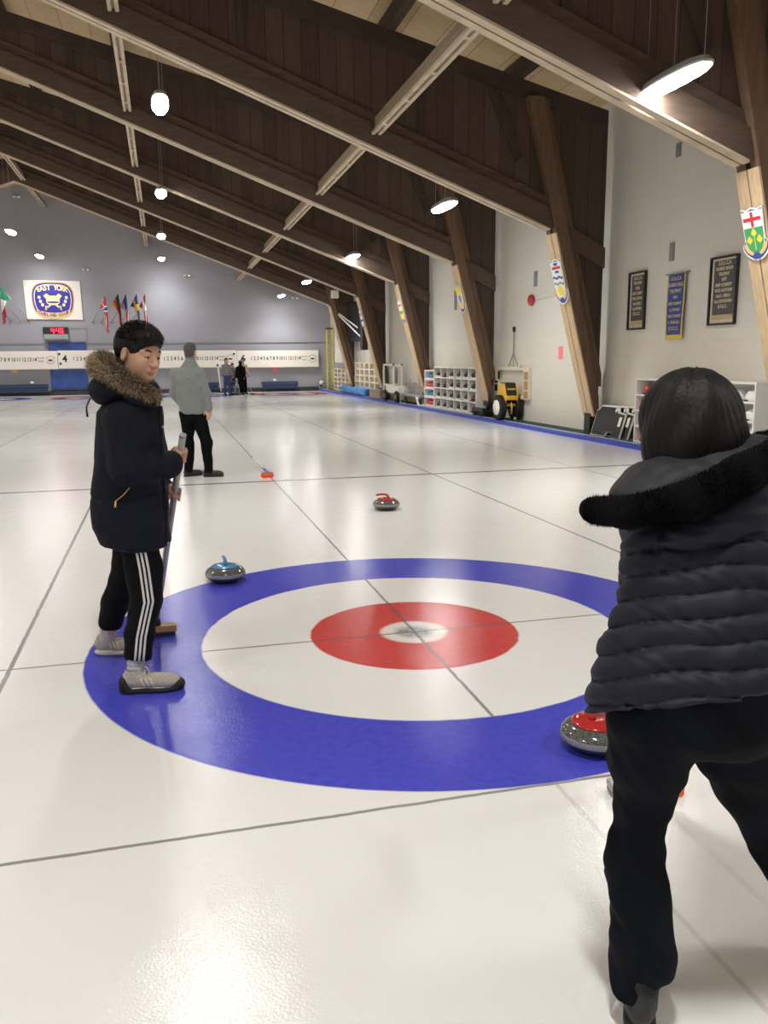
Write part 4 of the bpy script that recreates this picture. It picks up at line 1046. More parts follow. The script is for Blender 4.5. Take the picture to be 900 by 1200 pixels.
# ================================================================== END WALL THINGS
def onfar(x, z, d0=0): return lambda u, v, d: (x+u, -d0-d, z+v)
def scoreboard(label, x0, x1, z0, z1, num, dots):
    t = thing('scoreboard', label, 'scoreboard', (x0, FY-.095, z0)); w, h = x1-x0, z1-z0
    for q in (.45, w-.45): MB().box((q-.03, 0, h*.3), (q+.03, .094, h*.7)).build('wall_bracket', M['vent'], t)
    MB().box((0, -.06, 0), (w, 0, h)).build('board', M['signwhite'], t, bevel=.008)
    MB().box((0, -.085, -.03), (w, 0, -.002)).build('bottom_ledge', M['bcream'], t)
    mb = MB(); text_mb(mb, num, .44, onfar(.30, h*.52, .062), bold=.012); mb.build('sheet_number', M['ink'], t)
    mb = MB(); a = .70; b = w-1.02
    cw_ = [0]
    for i in range(13): cw_.append(cw_[-1]+(1.0 if i < 8 else (1.2 if i == 8 else 1.42)))
    for i in range(14): text_mb(mb, str(i+1), .25, onfar(a+(b-a)*cw_[i]/cw_[-1], h*.52, .062), bold=.004, sx=.82)
    mb.build('end_numerals', M['ink'], t)
    mb = MB()
    for q in (.08, -.08): text_mb(mb, 'BLANK' if q > 0 else 'ENDS', .10, onfar(w-.74, h*.52+q, .062))
    mb.build('small_wording', M['ink'], t)
    mb = MB(); cx, cz = w-.32, h*.50
    mb.prism([(cx-.09, cz-.05), (cx+.09, cz-.05), (cx+.12, cz+.03), (cx+.05, cz), (cx, cz+.05), (cx-.05, cz), (cx-.12, cz+.03)], 1, -.068, -.062)
    n = 24
    for r0, r1, a0, a1 in ((.20, .215, .1, .9), (.20, .215, 1.1, 1.9)):
        ring = [(cx+r1*math.cos(PI*(a0+(a1-a0)*i/n)), cz+r1*.85*math.sin(PI*(a0+(a1-a0)*i/n))) for i in range(n+1)]
        ring += [(cx+r0*math.cos(PI*(a0+(a1-a0)*i/n)), cz+r0*.85*math.sin(PI*(a0+(a1-a0)*i/n))) for i in range(n, -1, -1)]
        mb.prism(ring, 1, -.066, -.062)
    mb.build('crest_mark', M['ink'], t)
    for (dx, dz) in dots: MB().lathe([(.055, -.075), (.055, -.062)], c=(dx, 0, h*dz), axis=1, n=16).build('black_disc', M['ink'], t)
    return t
scoreboard('white scoreboard numbered 4 crossing the blue tarpaulin on the end wall', -6.12, -1.95, 1.27, 2.10, '4', ((.07, .80), (.10, .26)))
scoreboard('white scoreboard in the middle of the end wall, mostly hidden behind the man in grey', -1.93, 2.28, 1.25, 2.07, '5', ((.07, .80),))
scoreboard('white scoreboard numbered 6 at the right end of the end wall', 2.30, 6.42, 1.23, 2.05, '6', ((-.16, .80),))
scoreboard('white scoreboard at the left edge of the picture on the end wall', -10.3, -6.14, 1.25, 2.08, '3', ())

# club sign
t = thing('club_sign', 'lit white sign with the blue and gold curling club crest high on the end wall', 'sign', (-6.15, FY-.002, 4.43))
MB().prism([(-1.26, .90), (1.25, .88), (1.27, -.90), (-1.20, -.88)], 1, -.05, 0).build('sign_board', M['signwhite'], t, bevel=.005)
def sup(a, b, p, n=48, cz=0): 
    r = []
    for k in range(n):
        th = 2*PI*k/n; c, s_ = math.cos(th), math.sin(th)
        x = math.copysign(abs(c)**(2/p), c)*a; z = math.copysign(abs(s_)**(2/p), s_)*b
        r.append((x*(1-.10*max(0, -z/b)), z+cz))
    return r
MB().prism(sup(.95, .84, 3.2), 1, -.060, -.050).build('gold_rim', M['gold'], t)
MB().prism(sup(.90, .79, 3.2), 1, -.064, -.060).build('blue_rim', M['royal'], t)
MB().prism(sup(.83, .72, 3.2), 1, -.068, -.064).build('gold_line', M['goldl'], t)
MB().prism(sup(.79, .68, 3.2), 1, -.072, -.068).build('blue_field', M['royal'], t)
mb = MB()
def arc_text(tx, size, cx, cz, rad, span, up):
    n = len(tx)
    for i, ch_ in enumerate(tx):
        if ch_ == ' ': continue
        a = span*((i+.5)/n-.5)
        if up: px, pz, ro = cx+rad*math.sin(a), cz+rad*math.cos(a), -a
        else: px, pz, ro = cx+rad*math.sin(a), cz-rad*math.cos(a), a
        c_, s_ = math.cos(ro), math.sin(ro)
        text_mb(mb, ch_, size, lambda u, v, d: (px+u*c_-v*s_, -.0785-d, pz+u*s_+v*c_), bold=.010, sx=.82)
arc_text('EAST     ', .32, 0, -1.75, 2.31, .60, True)
mb.build('crest_lettering', M['goldl'], t)
mb = MB(); arc_text('     YORK', .32, 0, -1.75, 2.31, .60, True)
mb.build('crest_lettering', M['goldl'], t)
mb = MB(); n = 20
band = [( .74*(-1+2*i/n), -.42-.17*(1-(-1+2*i/n)**2)) for i in range(n+1)]
mb.prism(band+[(x*.95, z-.26) for x, z in band[::-1]], 1, -.078, -.0725); mb.build('lower_ribbon', M['goldl'], t)
mb = MB(); mb.prism([(x*.97, z-.03) for x, z in band]+[(x*.93, z-.23) for x, z in band[::-1]], 1, -.080, -.078); mb.build('ribbon_panel', M['gold'], t)
mb = MB()
for i, ch_ in enumerate('CURLING CLUB'):
    if ch_ != ' ':
        q = -1+2*(i+.5)/12; text_mb(mb, ch_, .20, (lambda q: lambda u, v, d: (.66*q+u, -.081-d, -.545-.15*(1-q*q)+v+u*.3*q))(q), bold=.006, sx=.85)
mb.build('ribbon_lettering', M['royal'], t)
mb = MB()
for s_ in (1, -1):
    R = Matrix.Rotation(-s_*.72, 3, 'Y')
    pts = [(-.10, -.62), (-.035, -.62), (-.035, .28), (-.10, .36), (-.10, .62), (.10, .62), (.10, .36), (.035, .28), (.035, -.62)]
    pts = [( -.035, -.60), (.035, -.60), (.045, .10), (.13, .26), (.10, .56), (-.10, .56), (-.13, .26), (-.045, .10)]
    mb.prism([((R @ V((x, 0, z))).x*.92, (R @ V((x, 0, z))).z*.80-.09) for x, z in pts], 1, -.0775, -.0725)
mb.build('crossed_brooms', M['goldl'], t)
mb = MB(); mb.prism(sup(.30, .17, 2.6, 32, -.06), 1, -.085, -.078); mb.prism([(-.12, .08), (.12, .08), (.12, .20), (-.12, .20)], 1, -.085, -.078); mb.build('stone_emblem', M['goldl'], t)
MB().prism(sup(.27, .045, 2.6, 32, -.10), 1, -.088, -.0855).build('stone_band', M['royal'], t)
mb = MB()
for x, z in ((.60, .12), (.55, -.06), (.47, -.22), (.30, -.33)):
    for s_ in (1, -1):
        mb.prism([(s_*x+.075*math.cos(2*PI*k/8)*(1 if k % 2 else .9), z+.075*math.sin(2*PI*k/8)) for k in range(8)], 1, -.0775, -.0725)
mb.build('leaf_dots', M['goldl'], t)

# LED clock
t = thing('digital_clock', 'black digital clock with red numerals on a grey bracket under the club sign', 'clock', (-6.14, FY-.002, 3.0))
MB().box((-.56, -.12, -.14), (.56, 0, .19)).build('case', M['ink'], t, bevel=.01)
MB().box((-.52, -.20, -.38), (.56, 0, -.15)).build('bracket_box', M['alu'], t, bevel=.01)
mb = MB()
SEG = {'0': 'abcdef', '4': 'bcfg', '6': 'acdefg', '8': 'abcdefg'}
def digit(x, ch_):
    w, h, s_ = .13, .22, .028
    S_ = {'a': (0, h-s_, w, h), 'g': (0, h/2-s_/2, w, h/2+s_/2), 'd': (0, 0, w, s_), 'f': (0, h/2, s_, h), 'b': (w-s_, h/2, w, h), 'e': (0, 0, s_, h/2), 'c': (w-s_, 0, w, h/2)}
    for k in SEG[ch_]: a = S_[k]; mb.box((x+a[0], -.126, a[1]-.09), (x+a[2], -.121, a[3]-.09))
digit(-.20, '4'); digit(.04, '4'); digit(.22, '6')
for z in (-.03, .06): mb.box((-.03, -.126, z-.012), (-.006, -.121, z+.012))
mb.build('numerals', M['led'], t)
tag(MB().tube([(-5.55, FY-.02, 3.14), (-4.75, FY-.02, 3.14), (-4.75, FY-.02, 2.45)], .008, 6).build('power_cable', M['vent']), 'thin cable running from the digital clock down the grey wall', 'cable')
tag(MB().tube([(-19, FY-.03, 2.44), (7.0, FY-.03, 2.44)], .016, 8).build('wall_rail', M['vent'], smooth=True), 'thin grey pipe running along the end wall above the scoreboards', 'pipe')
# tarpaulins and benches
def hang_tarp(w, h, z0, seed):
    r = np.random.RandomState(seed)
    def fn(a, b): return ((a-.5)*w, -.045-.020*math.sin(a*9+b*7+seed)-.012*math.sin(b*23-a*14), z0+b*h-.03*math.sin(a*5)*b)
    return fn
t = thing('hanging_tarpaulin', 'large dark blue tarpaulin hanging on the end wall behind scoreboard 4', 'tarpaulin', (-5.68, FY, 0))
MB().grid(hang_tarp(1.68, 2.26, .22, 1), 30, 40).build('sheet', M['tarp'], t, smooth=True, solid=.012)
MB().box((-.88, -.08, 2.42), (.86, -.01, 2.50)).build('top_batten', M['tarp'], t)
MB().box((-.82, -.11, .24), (.86, -.085, .29)).build('bottom_strap', M['navy'], t)
def bench(label, x0, x1, z=.46):
    t = thing('bench', label, 'bench', ((x0+x1)/2, FY-.30, 0), group='navy padded benches along the end wall'); w = (x1-x0)/2
    MB().box((-w, -.18, z-.12), (w, .02, z-.03)).build('seat_pad', M['navy'], t, bevel=.03)
    MB().box((-w, .02, z-.10), (w, .12, z+.04)).build('back_pad', M['navy'], t, bevel=.03)
    MB().box((-w+.03, -.15, .16), (w-.03, .0, z-.121)).build('front_panel', M['navy'], t)
    for s_ in (-1, 1): MB().box((s_*(w-.14)-.05, -.15, 0), (s_*(w-.14)+.05, .05, .16)).build('leg', M['ink'], t)
bench('navy bench on the end wall left of the hanging blue tarpaulin', -8.95, -6.62, .50)
bench('short navy bench just right of the man in grey, by the upright broom', .62, 1.33)
bench('long navy bench at the right end of the end wall under scoreboard 6', 3.45, 5.30)
tag(MB().box((4.08, FY-.006, .95), (4.36, FY-.001, 1.27)).build('pink_notice', M['pink']), 'small pink paper notice below scoreboard 6 on the end wall', 'notice')
tag(MB().box((-8.25, FY-.006, 2.02-.92), (-7.98, FY-.001, 1.20)).build('yellow_notice', M['yellowpaper']), 'yellow paper notice under the left-most scoreboard', 'notice')
def bowl(label, x, z, y=FY-.22):
    t = tag(MB().lathe([(.03, 0), (.07, .02), (.085, .07), (.075, .11), (.04, .13)], n=20).build('white_tub', M['signwhite'], smooth=True, loc=(x, y, z)), label, 'tub', 'small white tubs along the end wall')
bowl('small white tub on the navy bench left of the blue tarpaulin', -7.35, .541); bowl('small white tub on the long navy bench', 4.12, .501)
t = thing('floodlight', 'small round white floodlight low on the end wall near the yellow ladder', 'light', (6.55, FY-.002, .40))
MB().lathe([(.04, 0), (.05, -.10), (.11, -.14), (.11, -.17), (.02, -.18)], axis=1, n=20).build('lamp_head', M['signwhite'], t, smooth=True)
MB().box((-.06, -.03, -.20), (.06, 0, .05)).build('mount', M['dark'], t)
t = thing('curling_brush', 'white shafted broom leaning upright against the end wall beside the striped person', 'brush', (1.42, FY-.42, 0))
MB().tube([(0, 0, .06), (-.10, .26, 1.28)], .022, 8).build('shaft', M['white'], t, smooth=True)
MB().box((-.12, -.04, .0), (.10, .04, .06)).build('brush_head', M['ink'], t, bevel=.01)
MB().tube([(-.10, .26, 1.28), (-.11, .28, 1.40)], .04, 8).build('grip', M['ink'], t, smooth=True)
for i, (x, z, lb) in enumerate(((-4.6, 5.85, 'above the right group of flags'), (.05, 5.65, 'right of the middle lamp row'), (5.3, 4.65, 'under the truss at the right'), (-7.35, 9.6-.6, 'highest, under the ridge at the left'))):
    t = thing('emergency_light', f'tiny white twin emergency light on the end wall {lb}', 'light', (x, FY-.002, z), group='emergency lights on the end wall')
    MB().box((-.14, -.10, -.06), (.14, 0, .06)).build('battery_box', M['alu'], t, bevel=.01)
    for s_ in (-1, 1): MB().lathe([(.03, -.09), (.055, -.16), (.02, -.165)], c=(s_*.11, 0, -.02), axis=1, n=14).build('lamp_head', M['signwhite'], t, smooth=True)

# flags: pole slanting up from the wall, cloth draping from its tip
def flag_mat(name, cols, mode, emblem=None):
    m, nt, b = new_mat(name)
    at = N(nt, 'ShaderNodeAttribute'); at.attribute_name = 'fu'; av = N(nt, 'ShaderNodeAttribute'); av.attribute_name = 'fv'
    u, v = at.outputs['Fac'], av.outputs['Fac']
    if mode in ('v', 'h'):
        s = u if mode == 'v' else v
        c = cols[0]
        for i, cc in enumerate(cols[1:]): c = mixc(nt, mth(nt, 'GREATER_THAN', s, (i+1)/len(cols)), c, cc)
    elif mode == 'stripes':
        f = mth(nt, 'LESS_THAN', mth(nt, 'FRACT', mth(nt, 'MULTIPLY', v, 6.5)), .5)
        c = mixc(nt, f, cols[1], cols[0])
        c = mixc(nt, mth(nt, 'MULTIPLY', mth(nt, 'LESS_THAN', u, .4), mth(nt, 'GREATER_THAN', v, .46)), c, cols[2])
    elif mode == 'cross':
        def band(s, c0, w): return mth(nt, 'LESS_THAN', mth(nt, 'ABSOLUTE', mth(nt, 'SUBTRACT', s, c0)), w)
        c = cols[0]
        c = mixc(nt, mth(nt, 'MAXIMUM', band(u, .36, .09), band(v, .5, .14)), c, cols[1])
        if len(cols) > 2: c = mixc(nt, mth(nt, 'MAXIMUM', band(u, .36, .045), band(v, .5, .07)), c, cols[2])
    if isinstance(c, tuple): b.inputs['Base Color'].default_value = (*c, 1)
    else: L(nt, c, b.inputs['Base Color'])
    b.inputs['Roughness'].default_value = .8
    return m
Rd, Wh, Bl, Ye, Gr, Bk = (.50, .035, .055), (.75, .74, .72), (.035, .06, .24), (.72, .48, .05), (.02, .26, .13), (.012, .012, .014)
def flag(label, base, tip, m, sd, fall=1.38):
    """base and tip of the pole relative to the end wall; the cloth is folded along its diagonal and hangs from the tip"""
    t = thing('flag', label, 'flag', (base[0], FY-.01, base[1]), group='national flags on the end wall')
    T = V((tip[0]-base[0], -.75, tip[1]-base[1])); B = V((0, 0, 0))
    MB().tube([B, T], .012, 8).build('pole', M['steel'], t, smooth=True)
    MB().lathe([(.04, 0), (.04, -.04), (.02, -.07)], axis=1, n=12).build('wall_socket', M['vent'], t)
    MB().ell(T, (.025, .025, .03), 8, 6).build('finial', M['gold'], t, smooth=True)
    d = (B-T).normalized(); hoist = .78; n1, n2 = 22, 40
    me = bpy.data.meshes.new('cloth'); vs = []; fu = []; fv = []
    for i in range(n1+1):
        a = i/n1                       # down the hoist: 0 at the tip
        for j in range(n2+1):
            b_ = j/n2                  # along the fly
            p = T+d*hoist*a
            drop = b_*fall*1.30
            fold = .050*math.sin(b_*2+a*13+sd)*min(1, b_*3)
            side = d*(-hoist*a*.80*min(1, b_*1.6)**.8)
            q = p + side + V((.10*math.sin(sd)*b_+fold, .035*math.cos(a*12+b_*4+sd)*min(1, b_*3)-.04*b_, -drop*(1-.35*a)-hoist*0*a))
            vs.append(q); fu.append(b_); fv.append(1-a)
    fs = [(i*(n2+1)+j, (i+1)*(n2+1)+j, (i+1)*(n2+1)+j+1, i*(n2+1)+j+1) for i in range(n1) for j in range(n2)]
    me.from_pydata([tuple(v) for v in vs], [], fs)
    for nm_, dat in (('fu', fu), ('fv', fv)):
        a_ = me.attributes.new(nm_, 'FLOAT', 'POINT'); a_.data.foreach_set('value', dat)
    me.materials.append(m); me.polygons.foreach_set('use_smooth', [True]*len(me.polygons))
    o = bpy.data.objects.new('cloth', me); COL.objects.link(o); o.parent = t
    md = o.modifiers.new('s', 'SOLIDIFY'); md.thickness = .004
flag('red flag with blue and white cross, leftmost of the flags right of the sign', (-4.45, 3.42), (-3.75, 4.66), flag_mat('flag_red_blue_cross', [Rd, Wh, Bl], 'cross'), .2)
flag('black, red and gold striped flag, second in the group right of the club sign', (-4.05, 3.42), (-3.18, 4.72), flag_mat('flag_black_red_gold', [Ye, Rd, Bk], 'h'), 1.1)
flag('red and white striped flag with dark corner, right of the club sign', (-3.58, 3.42), (-2.82, 4.70), flag_mat('flag_striped', [Rd, Wh, Bl], 'stripes'), 2.3)
flag('blue flag with a yellow cross, fourth in the group right of the club sign', (-3.10, 3.42), (-2.34, 4.74), flag_mat('flag_blue_yellow_cross', [Bl, Ye], 'cross'), .7)
flag('red flag with a white cross, rightmost of the group right of the club sign', (-2.65, 3.42), (-1.95, 4.74), flag_mat('flag_red_white_cross', [Rd, Wh], 'cross'), 3.0)
flag('green, white and red flag at the left edge of the picture', (-7.26, 3.44), (-8.32, 5.02), flag_mat('flag_green_white_red', [Gr, Wh, Rd], 'v'), 2.0)
for x, lb in ((-7.65, 'middle'), (-8.05, 'left')):
    t = thing('flag_pole', f'bare slanting pole beside the green flag, {lb} of the poles left of the club sign', 'flag pole', (x, FY-.01, 3.44), group='flag poles left of the club sign')
    MB().tube([(0, 0, 0), (-1.04, -.75, 1.5)], .012, 8).build('pole', M['steel'], t, smooth=True)
    MB().lathe([(.04, 0), (.04, -.04), (.02, -.07)], axis=1, n=12).build('wall_socket', M['vent'], t)

# ================================================================== PEOPLE
def person_root(label, x, y, rz=0): return thing('person', label, 'person', (x, y, 0))
def eyes(T, R, s, parent, org, gaze=0., brow=M['hairb'], lash=True):
    for sd in (1, -1):
        MB().ell(V(T((.0735, .031*sd, .004)))-V(org), (.0135*s,)*3, 12, 8).build('eyeball', M['signwhite'], parent, smooth=True)
        MB().ell(V(T((.0845, .031*sd+.001, .001)))-V(org), (.0045*s, .0060*s, .0042*s), 10, 6, R=Matrix(R.tolist())).build('iris', M['ink'], parent, smooth=True)
        if lash:
            q = [V(T((.0885-.008*abs(a)*1.2, .031*sd+.0165*a, .0045-.003*a*a)))-V(org) for a in (-1, -.5, 0, .5, 1)]
            MB().tube(q, [.0010*s, .0022*s, .0024*s, .0022*s, .0010*s], 6).build('eyelash', M['ink'], parent, smooth=True)
        q = [V(T((.0905-.012*a, (.016+.034*a)*sd, .026+.006*math.sin(a*2.4)))) - V(org) for a in (0, .3, .6, 1)]
        MB().tube(q, [.0028*s, .0042*s, .0036*s, .0012*s], 6).build('eyebrow', brow, parent, smooth=True)

# ---------------- the boy
org = (-1.50, -.28, 0); boy = person_root('boy in a navy parka with tan fur hood and striped trousers, holding a brush', org[0], org[1])
R = rotm(-math.radians(44), math.radians(13), math.radians(-3)); O = np.array((-1.443, -.335, 1.600)); s = 1.09
F = Field((-1.86, -.66, .0), (-1.16, .28, 1.80), .0045)
T = head(F, O, R, s, neck=((-1.475, -.29, 1.36), (-1.452, -.315, 1.53), .058))
F.op(loft([(.86, -1.53, -.27, .11, .14), (1.05, -1.52, -.27, .10, .13), (1.28, -1.51, -.27, .10, .17), (1.36, -1.49, -.28, .07, .10)], rnd=.05), .02)
chain(F, [(-1.51, -.43, 1.30), (-1.50, -.47, 1.06), (-1.31, -.41, 1.09)], [.05, .04, .028], .02)
chain(F, [(-1.51, -.11, 1.30), (-1.46, -.05, 1.03), (-1.355, -.12, .93)], [.05, .04, .028], .02)
chain(F, [(-1.52, -.35, .86), (-1.49, -.40, .46), (-1.540, -.456, .09)], [.08, .055, .028], .02)
chain(F, [(-1.52, -.19, .86), (-1.60, -.03, .44), (-1.70, .100, .10)], [.08, .055, .028], .02)
F.op(capp((-1.56, -.468, .055), (-1.42, -.485, .045), .022), .01); F.op(capp((-1.72, .11, .055), (-1.60, .09, .045), .022), .01)
HA = np.array(H0); HB = np.array(H1)
dr = (HB-HA)/np.linalg.norm(HB-HA)
grip_hand(F, HA, HB, .115, (-.75, -.65, 0), (-1.325, -.415, 1.085), s=.95, rad=.0165, flip=-1)
grip_hand(F, HA, HB, .375, (-.75, .55, 0), (-1.355, -.14, .935), s=.95, rad=.0165, flip=1)
body = F.build('body', [M['skin'], M['lip']], boy, org, matfn=lipmask(T, R, s, O))
eyes(T, R, s, boy, org)
# hair
F = Field(O-.22, O+.22, .0035)
def HE(c, r, k=.015, mode='u'): F.op(ellp(T(c), np.array(r)*s, R), k, mode)
HE((-.012, 0, .048), (.106, .086, .092)); HE((.050, -.006, .082), (.052, .062, .040), .03); HE((.078, -.014, .080), (.028, .036, .022), .02); HE((-.060, 0, .01), (.05, .065, .07), .03)
HE((.106, 0, -.016), (.074, .092, .072), .012, 's'); HE((.028, 0, -.080), (.15, .13, .075), .012, 's')
HE((.004, .085, -.020), (.026, .028, .045), .01, 's'); HE((.004, -.085, -.020), (.026, .028, .045), .01, 's')
F.disp(lambda X, Y, Z: .0022*np.sin(X*190+Y*60+3*np.sin(Z*40))*np.sin(Y*170-Z*90+2*np.sin(X*50)))
F.build('hair', M['hairb'], boy, org)
mb = MB(); rh = random.Random(4)
Rm = Matrix(R.tolist())
def tuft(mb, base, tip, r, mi=0):
    base, tip = V(base), V(tip); d = (tip-base).normalized(); a = d.orthogonal().normalized(); b_ = d.cross(a)
    vs = [base+(a*math.cos(k*2.094)+b_*math.sin(k*2.094))*r for k in range(3)]+[tip]
    mb.add(vs, [(0,1,3),(1,2,3),(2,0,3)], mi)
for i in range(1500):
    ph = rh.uniform(-PI, PI); z = rh.uniform(.10, 1)
    c_, s_ = math.cos(ph), math.sin(ph); q = math.sqrt(1-z*z)
    loc = (-.012+.103*c_*q, .083*s_*q, .048+.089*z)
    if loc[0] > .045 and loc[2] < .085: continue
    nrm = V((c_*q/.1, s_*q/.08, z/.09)).normalized(); comb = V((.9, -.45, -.1))
    p = V(T(loc)); e = Rm @ (nrm*.011+comb.normalized()*.020+V((rh.gauss(0, .004), rh.gauss(0, .004), rh.gauss(0, .003))))
    tuft(mb, p-V(org), p+e*s-V(org), .0022)
for i in range(260):
    y = rh.uniform(-.055, .050); loc = (.082-abs(y)*.35+rh.uniform(-.02, .012), y, .088+rh.uniform(-.012, .012)); p = V(T(loc))
    e = Rm @ V((.020+rh.uniform(0, .012), -.010+rh.uniform(-.01, .01), -.012-rh.uniform(0, .014)))
    tuft(mb, p-V(org), p+e*s-V(org), .0028)
mb.build('hair_tufts', M['hairb'], boy)
# parka
F = Field((-1.84, -.66, .62), (-1.18, .12, 1.52), .005)
F.op(loft([(.672, -1.487, -.285, .138, .185), (.70, -1.512, -.285, .168, .20), (.78, -1.53, -.28, .182, .21), (.95, -1.523, -.275, .178, .205), (1.10, -1.51, -.27, .170, .205), (1.24, -1.512, -.27, .163, .215), (1.33, -1.512, -.27, .150, .20), (1.385, -1.50, -.28, .115, .14), (1.41, -1.49, -.29, .09, .10)], pw=2.3, rnd=.035), .02)
chain(F, [(-1.53, -.435, 1.30), (-1.515, -.485, 1.075), (-1.345, -.43, 1.085), (-1.325, -.42, 1.09)], [.085, .074, .055, .052], .035)
chain(F, [(-1.50, -.11, 1.30), (-1.45, -.055, 1.03), (-1.365, -.12, .935)], [.085, .072, .050], .035)
# collar standing round the chin and neck
F.op(capp((-1.435, -.335, 1.37), (-1.425, -.335, 1.43), .078, .070), .02)
F.op(capp((-1.44, -.33, 1.45), (-1.44, -.33, 1.60), .058, .064), .01, 's')
# sleeve mouths
def sink(a, b, r): F.op(capp(a, b, r), .004, 's')
sink((-1.325, -.42, 1.09), (-1.24, -.39, 1.10), .036)
sink((-1.350, -.13, .92), (-1.30, -.17, .88), .034)
F.op(loft([(.60, -1.515, -.285, .14, .175), (.75, -1.52, -.28, .13, .16)], pw=2.3, rnd=.02), .006, 's')
def parkaf(X, Y, Z):
    d = wr(11, 9, .007)(X, Y, Z)+wr(12, 22, .0035)(X, Y, Z)
    d = d + .004*np.exp(-((Z-.95-.10*(X+1.5))/.012)**2)          # waist seam
    d = d + .006*np.exp(-((X+1.372)/.007)**2)*(Y < -.2)*(Z < 1.38)*(Z > .7)*1.0
    return d
F.disp(parkaf)
F.build('parka', M['parka'], boy, org)
# front placket zip, pocket flap, zip pull
mb = MB(); q = []
for z in np.linspace(.72, 1.36, 24): q.append(V((-1.352+.004*math.sin(z*30)-.02*max(0, z-1.2), -.36-.02*max(0, z-1.1), z))-V(org))
mb.tube(q, .006, 6); mb.build('front_placket', M['black'], boy, smooth=True)
mb = MB(); a, b_ = V((-1.505, -.492, 1.005))-V(org), V((-1.580, -.488, .935))-V(org)
mb.tube([a, along(a, b_, .5)+V((0, -.003, -.006)), b_], .0020, 6); mb.build('pocket_zip', M['gold'], boy, smooth=True)
mb = MB(); mb.tube([b_+V((0, -.004, 0)), b_+V((-.004, -.007, -.028))], [.0035, .0048], 8); mb.build('zip_pull', M['gold'], boy, smooth=True)
for (x, y, z) in ((-1.352, -.395, 1.262), (-1.336, -.385, .985), (-1.358, -.40, .705)):
    MB().ell(V((x, y, z))-V(org), (.006, .006, .006), 10, 8).build('snap_button', M['steel'], boy, smooth=True)
# hood lying back
F = Field((-1.80, -.56, 1.26), (-1.30, -.02, 1.62), .005)
F.op(ellp((-1.595, -.30, 1.435), (.088, .145, .072)), .03); F.op(ellp((-1.52, -.30, 1.44), (.12, .155, .065)), .03)
F.op(capp((-1.47, -.44, 1.40), (-1.40, -.40, 1.385), .045, .035), .03); F.op(capp((-1.47, -.16, 1.40), (-1.40, -.20, 1.385), .045, .035), .03)
F.op(ellp((-1.46, -.31, 1.56), (.085, .10, .13)), .02, 's')
F.disp(lambda X, Y, Z: wr(5, 16, .008)(X, Y, Z))
F.build('hood', M['parka'], boy, org)
MB().tube([V((-1.672, -.33, 1.40))-V(org), V((-1.690, -.345, 1.36))-V(org), V((-1.689, -.345, 1.315))-V(org)], [.004, .004, .006], 6).build('hood_toggle', M['black'], boy, smooth=True)
# fur ruff: hair shafts growing from a ring round the hood edge
ring = [V(p) for p in ((-1.375, -.385, 1.400), (-1.425, -.440, 1.425), (-1.500, -.450, 1.475), (-1.585, -.405, 1.525), (-1.622, -.315, 1.550), (-1.595, -.215, 1.560), (-1.515, -.160, 1.515), (-1.43, -.165, 1.46), (-1.385, -.215, 1.415))]
def ringpt(u):
    u = u*(len(ring)-1); i = min(int(u), len(ring)-2); f = u-i
    p0, p1, p2, p3 = ring[max(i-1, 0)], ring[i], ring[i+1], ring[min(i+2, len(ring)-1)]
    return .5*((2*p1)+(p2-p0)*f+(2*p0-5*p1+4*p2-p3)*f*f+(3*p1-p0-3*p2+p3)*f**3)
q = [ringpt(i/40)-V(org) for i in range(41)]
rad = [.024+.018*math.sin(PI*min(1, i/40)) for i in range(41)]
mb = MB(); mb.tube(q, rad, 14); core = mb.build('fur_base', M['brown_fur'], boy, smooth=True)
mb = MB(); rf = random.Random(8)
for i in range(15000):
    u = rf.random(); p = ringpt(u); tn = (ringpt(min(1, u+.01))-ringpt(max(0, u-.01))).normalized()
    a = tn.orthogonal().normalized(); b_ = tn.cross(a); th = rf.uniform(0, 2*PI); n_ = a*math.cos(th)+b_*math.sin(th)
    rr = .024+.018*math.sin(PI*u); out = (p-V((-1.47, -.30, 1.47))).normalized()
    ln = rf.uniform(.016, .042)*(.72+.28*math.sin(PI*u)); d = (n_*.8+out*.35+tn*rf.uniform(-.45, .45)+V((0, 0, -.30))+V((rf.gauss(0, .2), rf.gauss(0, .2), rf.gauss(0, .2)))).normalized()
    base = p+n_*rr*.92-V(org); k = rf.random(); cl = math.sin(p.x*60+p.z*70+th*2)
    tuft(mb, base, base+d*ln, .0017 if k < .75 else .0013, 0 if k+cl*.2 < .42 else (1 if k < .84 else 2))
mb.build('fur_trim', [M['brown_fur'], M['tan_fur'], M['pale_fur']], core)['kind'] = 'stuff'
# trousers
F = Field((-1.80, -.58, .10), (-1.30, .22, .90), .0045)
F.op(loft([(.74, -1.515, -.28, .12, .16), (.88, -1.52, -.28, .12, .16)], rnd=.04), .03)
chain(F, [(-1.505, -.36, .76), (-1.485, -.385, .60), (-1.478, -.405, .44), (-1.515, -.435, .28), (-1.530, -.452, .185)], [.098, .086, .076, .068, .063], .015)
chain(F, [(-1.53, -.18, .76), (-1.555, -.10, .58), (-1.605, -.02, .43), (-1.655, .055, .28), (-1.682, .090, .19)], [.095, .080, .068, .066, .064], .015)
F.cut(lambda X, Y, Z: (.158-Z)+.0*X+.0*Y, (-1.64, -.56, .05), (-1.42, -.34, .24)); F.cut(lambda X, Y, Z: (.150-Z)-.12*(X+1.68)+.0*Y, (-1.78, 0, .05), (-1.58, .2, .26))
F.op(capp((-1.535, -.455, .10), (-1.528, -.450, .20), .048), .004, 's'); F.op(capp((-1.69, .10, .10), (-1.680, .088, .20), .046), .004, 's')
F.disp(lambda X, Y, Z: wr(21, 13, .008, (1, 1, .8))(X, Y, Z)+wr(22, 30, .003)(X, Y, Z))
zx = [.14, .28, .44, .60, .80]; xx = [-1.525, -1.505, -1.462, -1.474, -1.500]
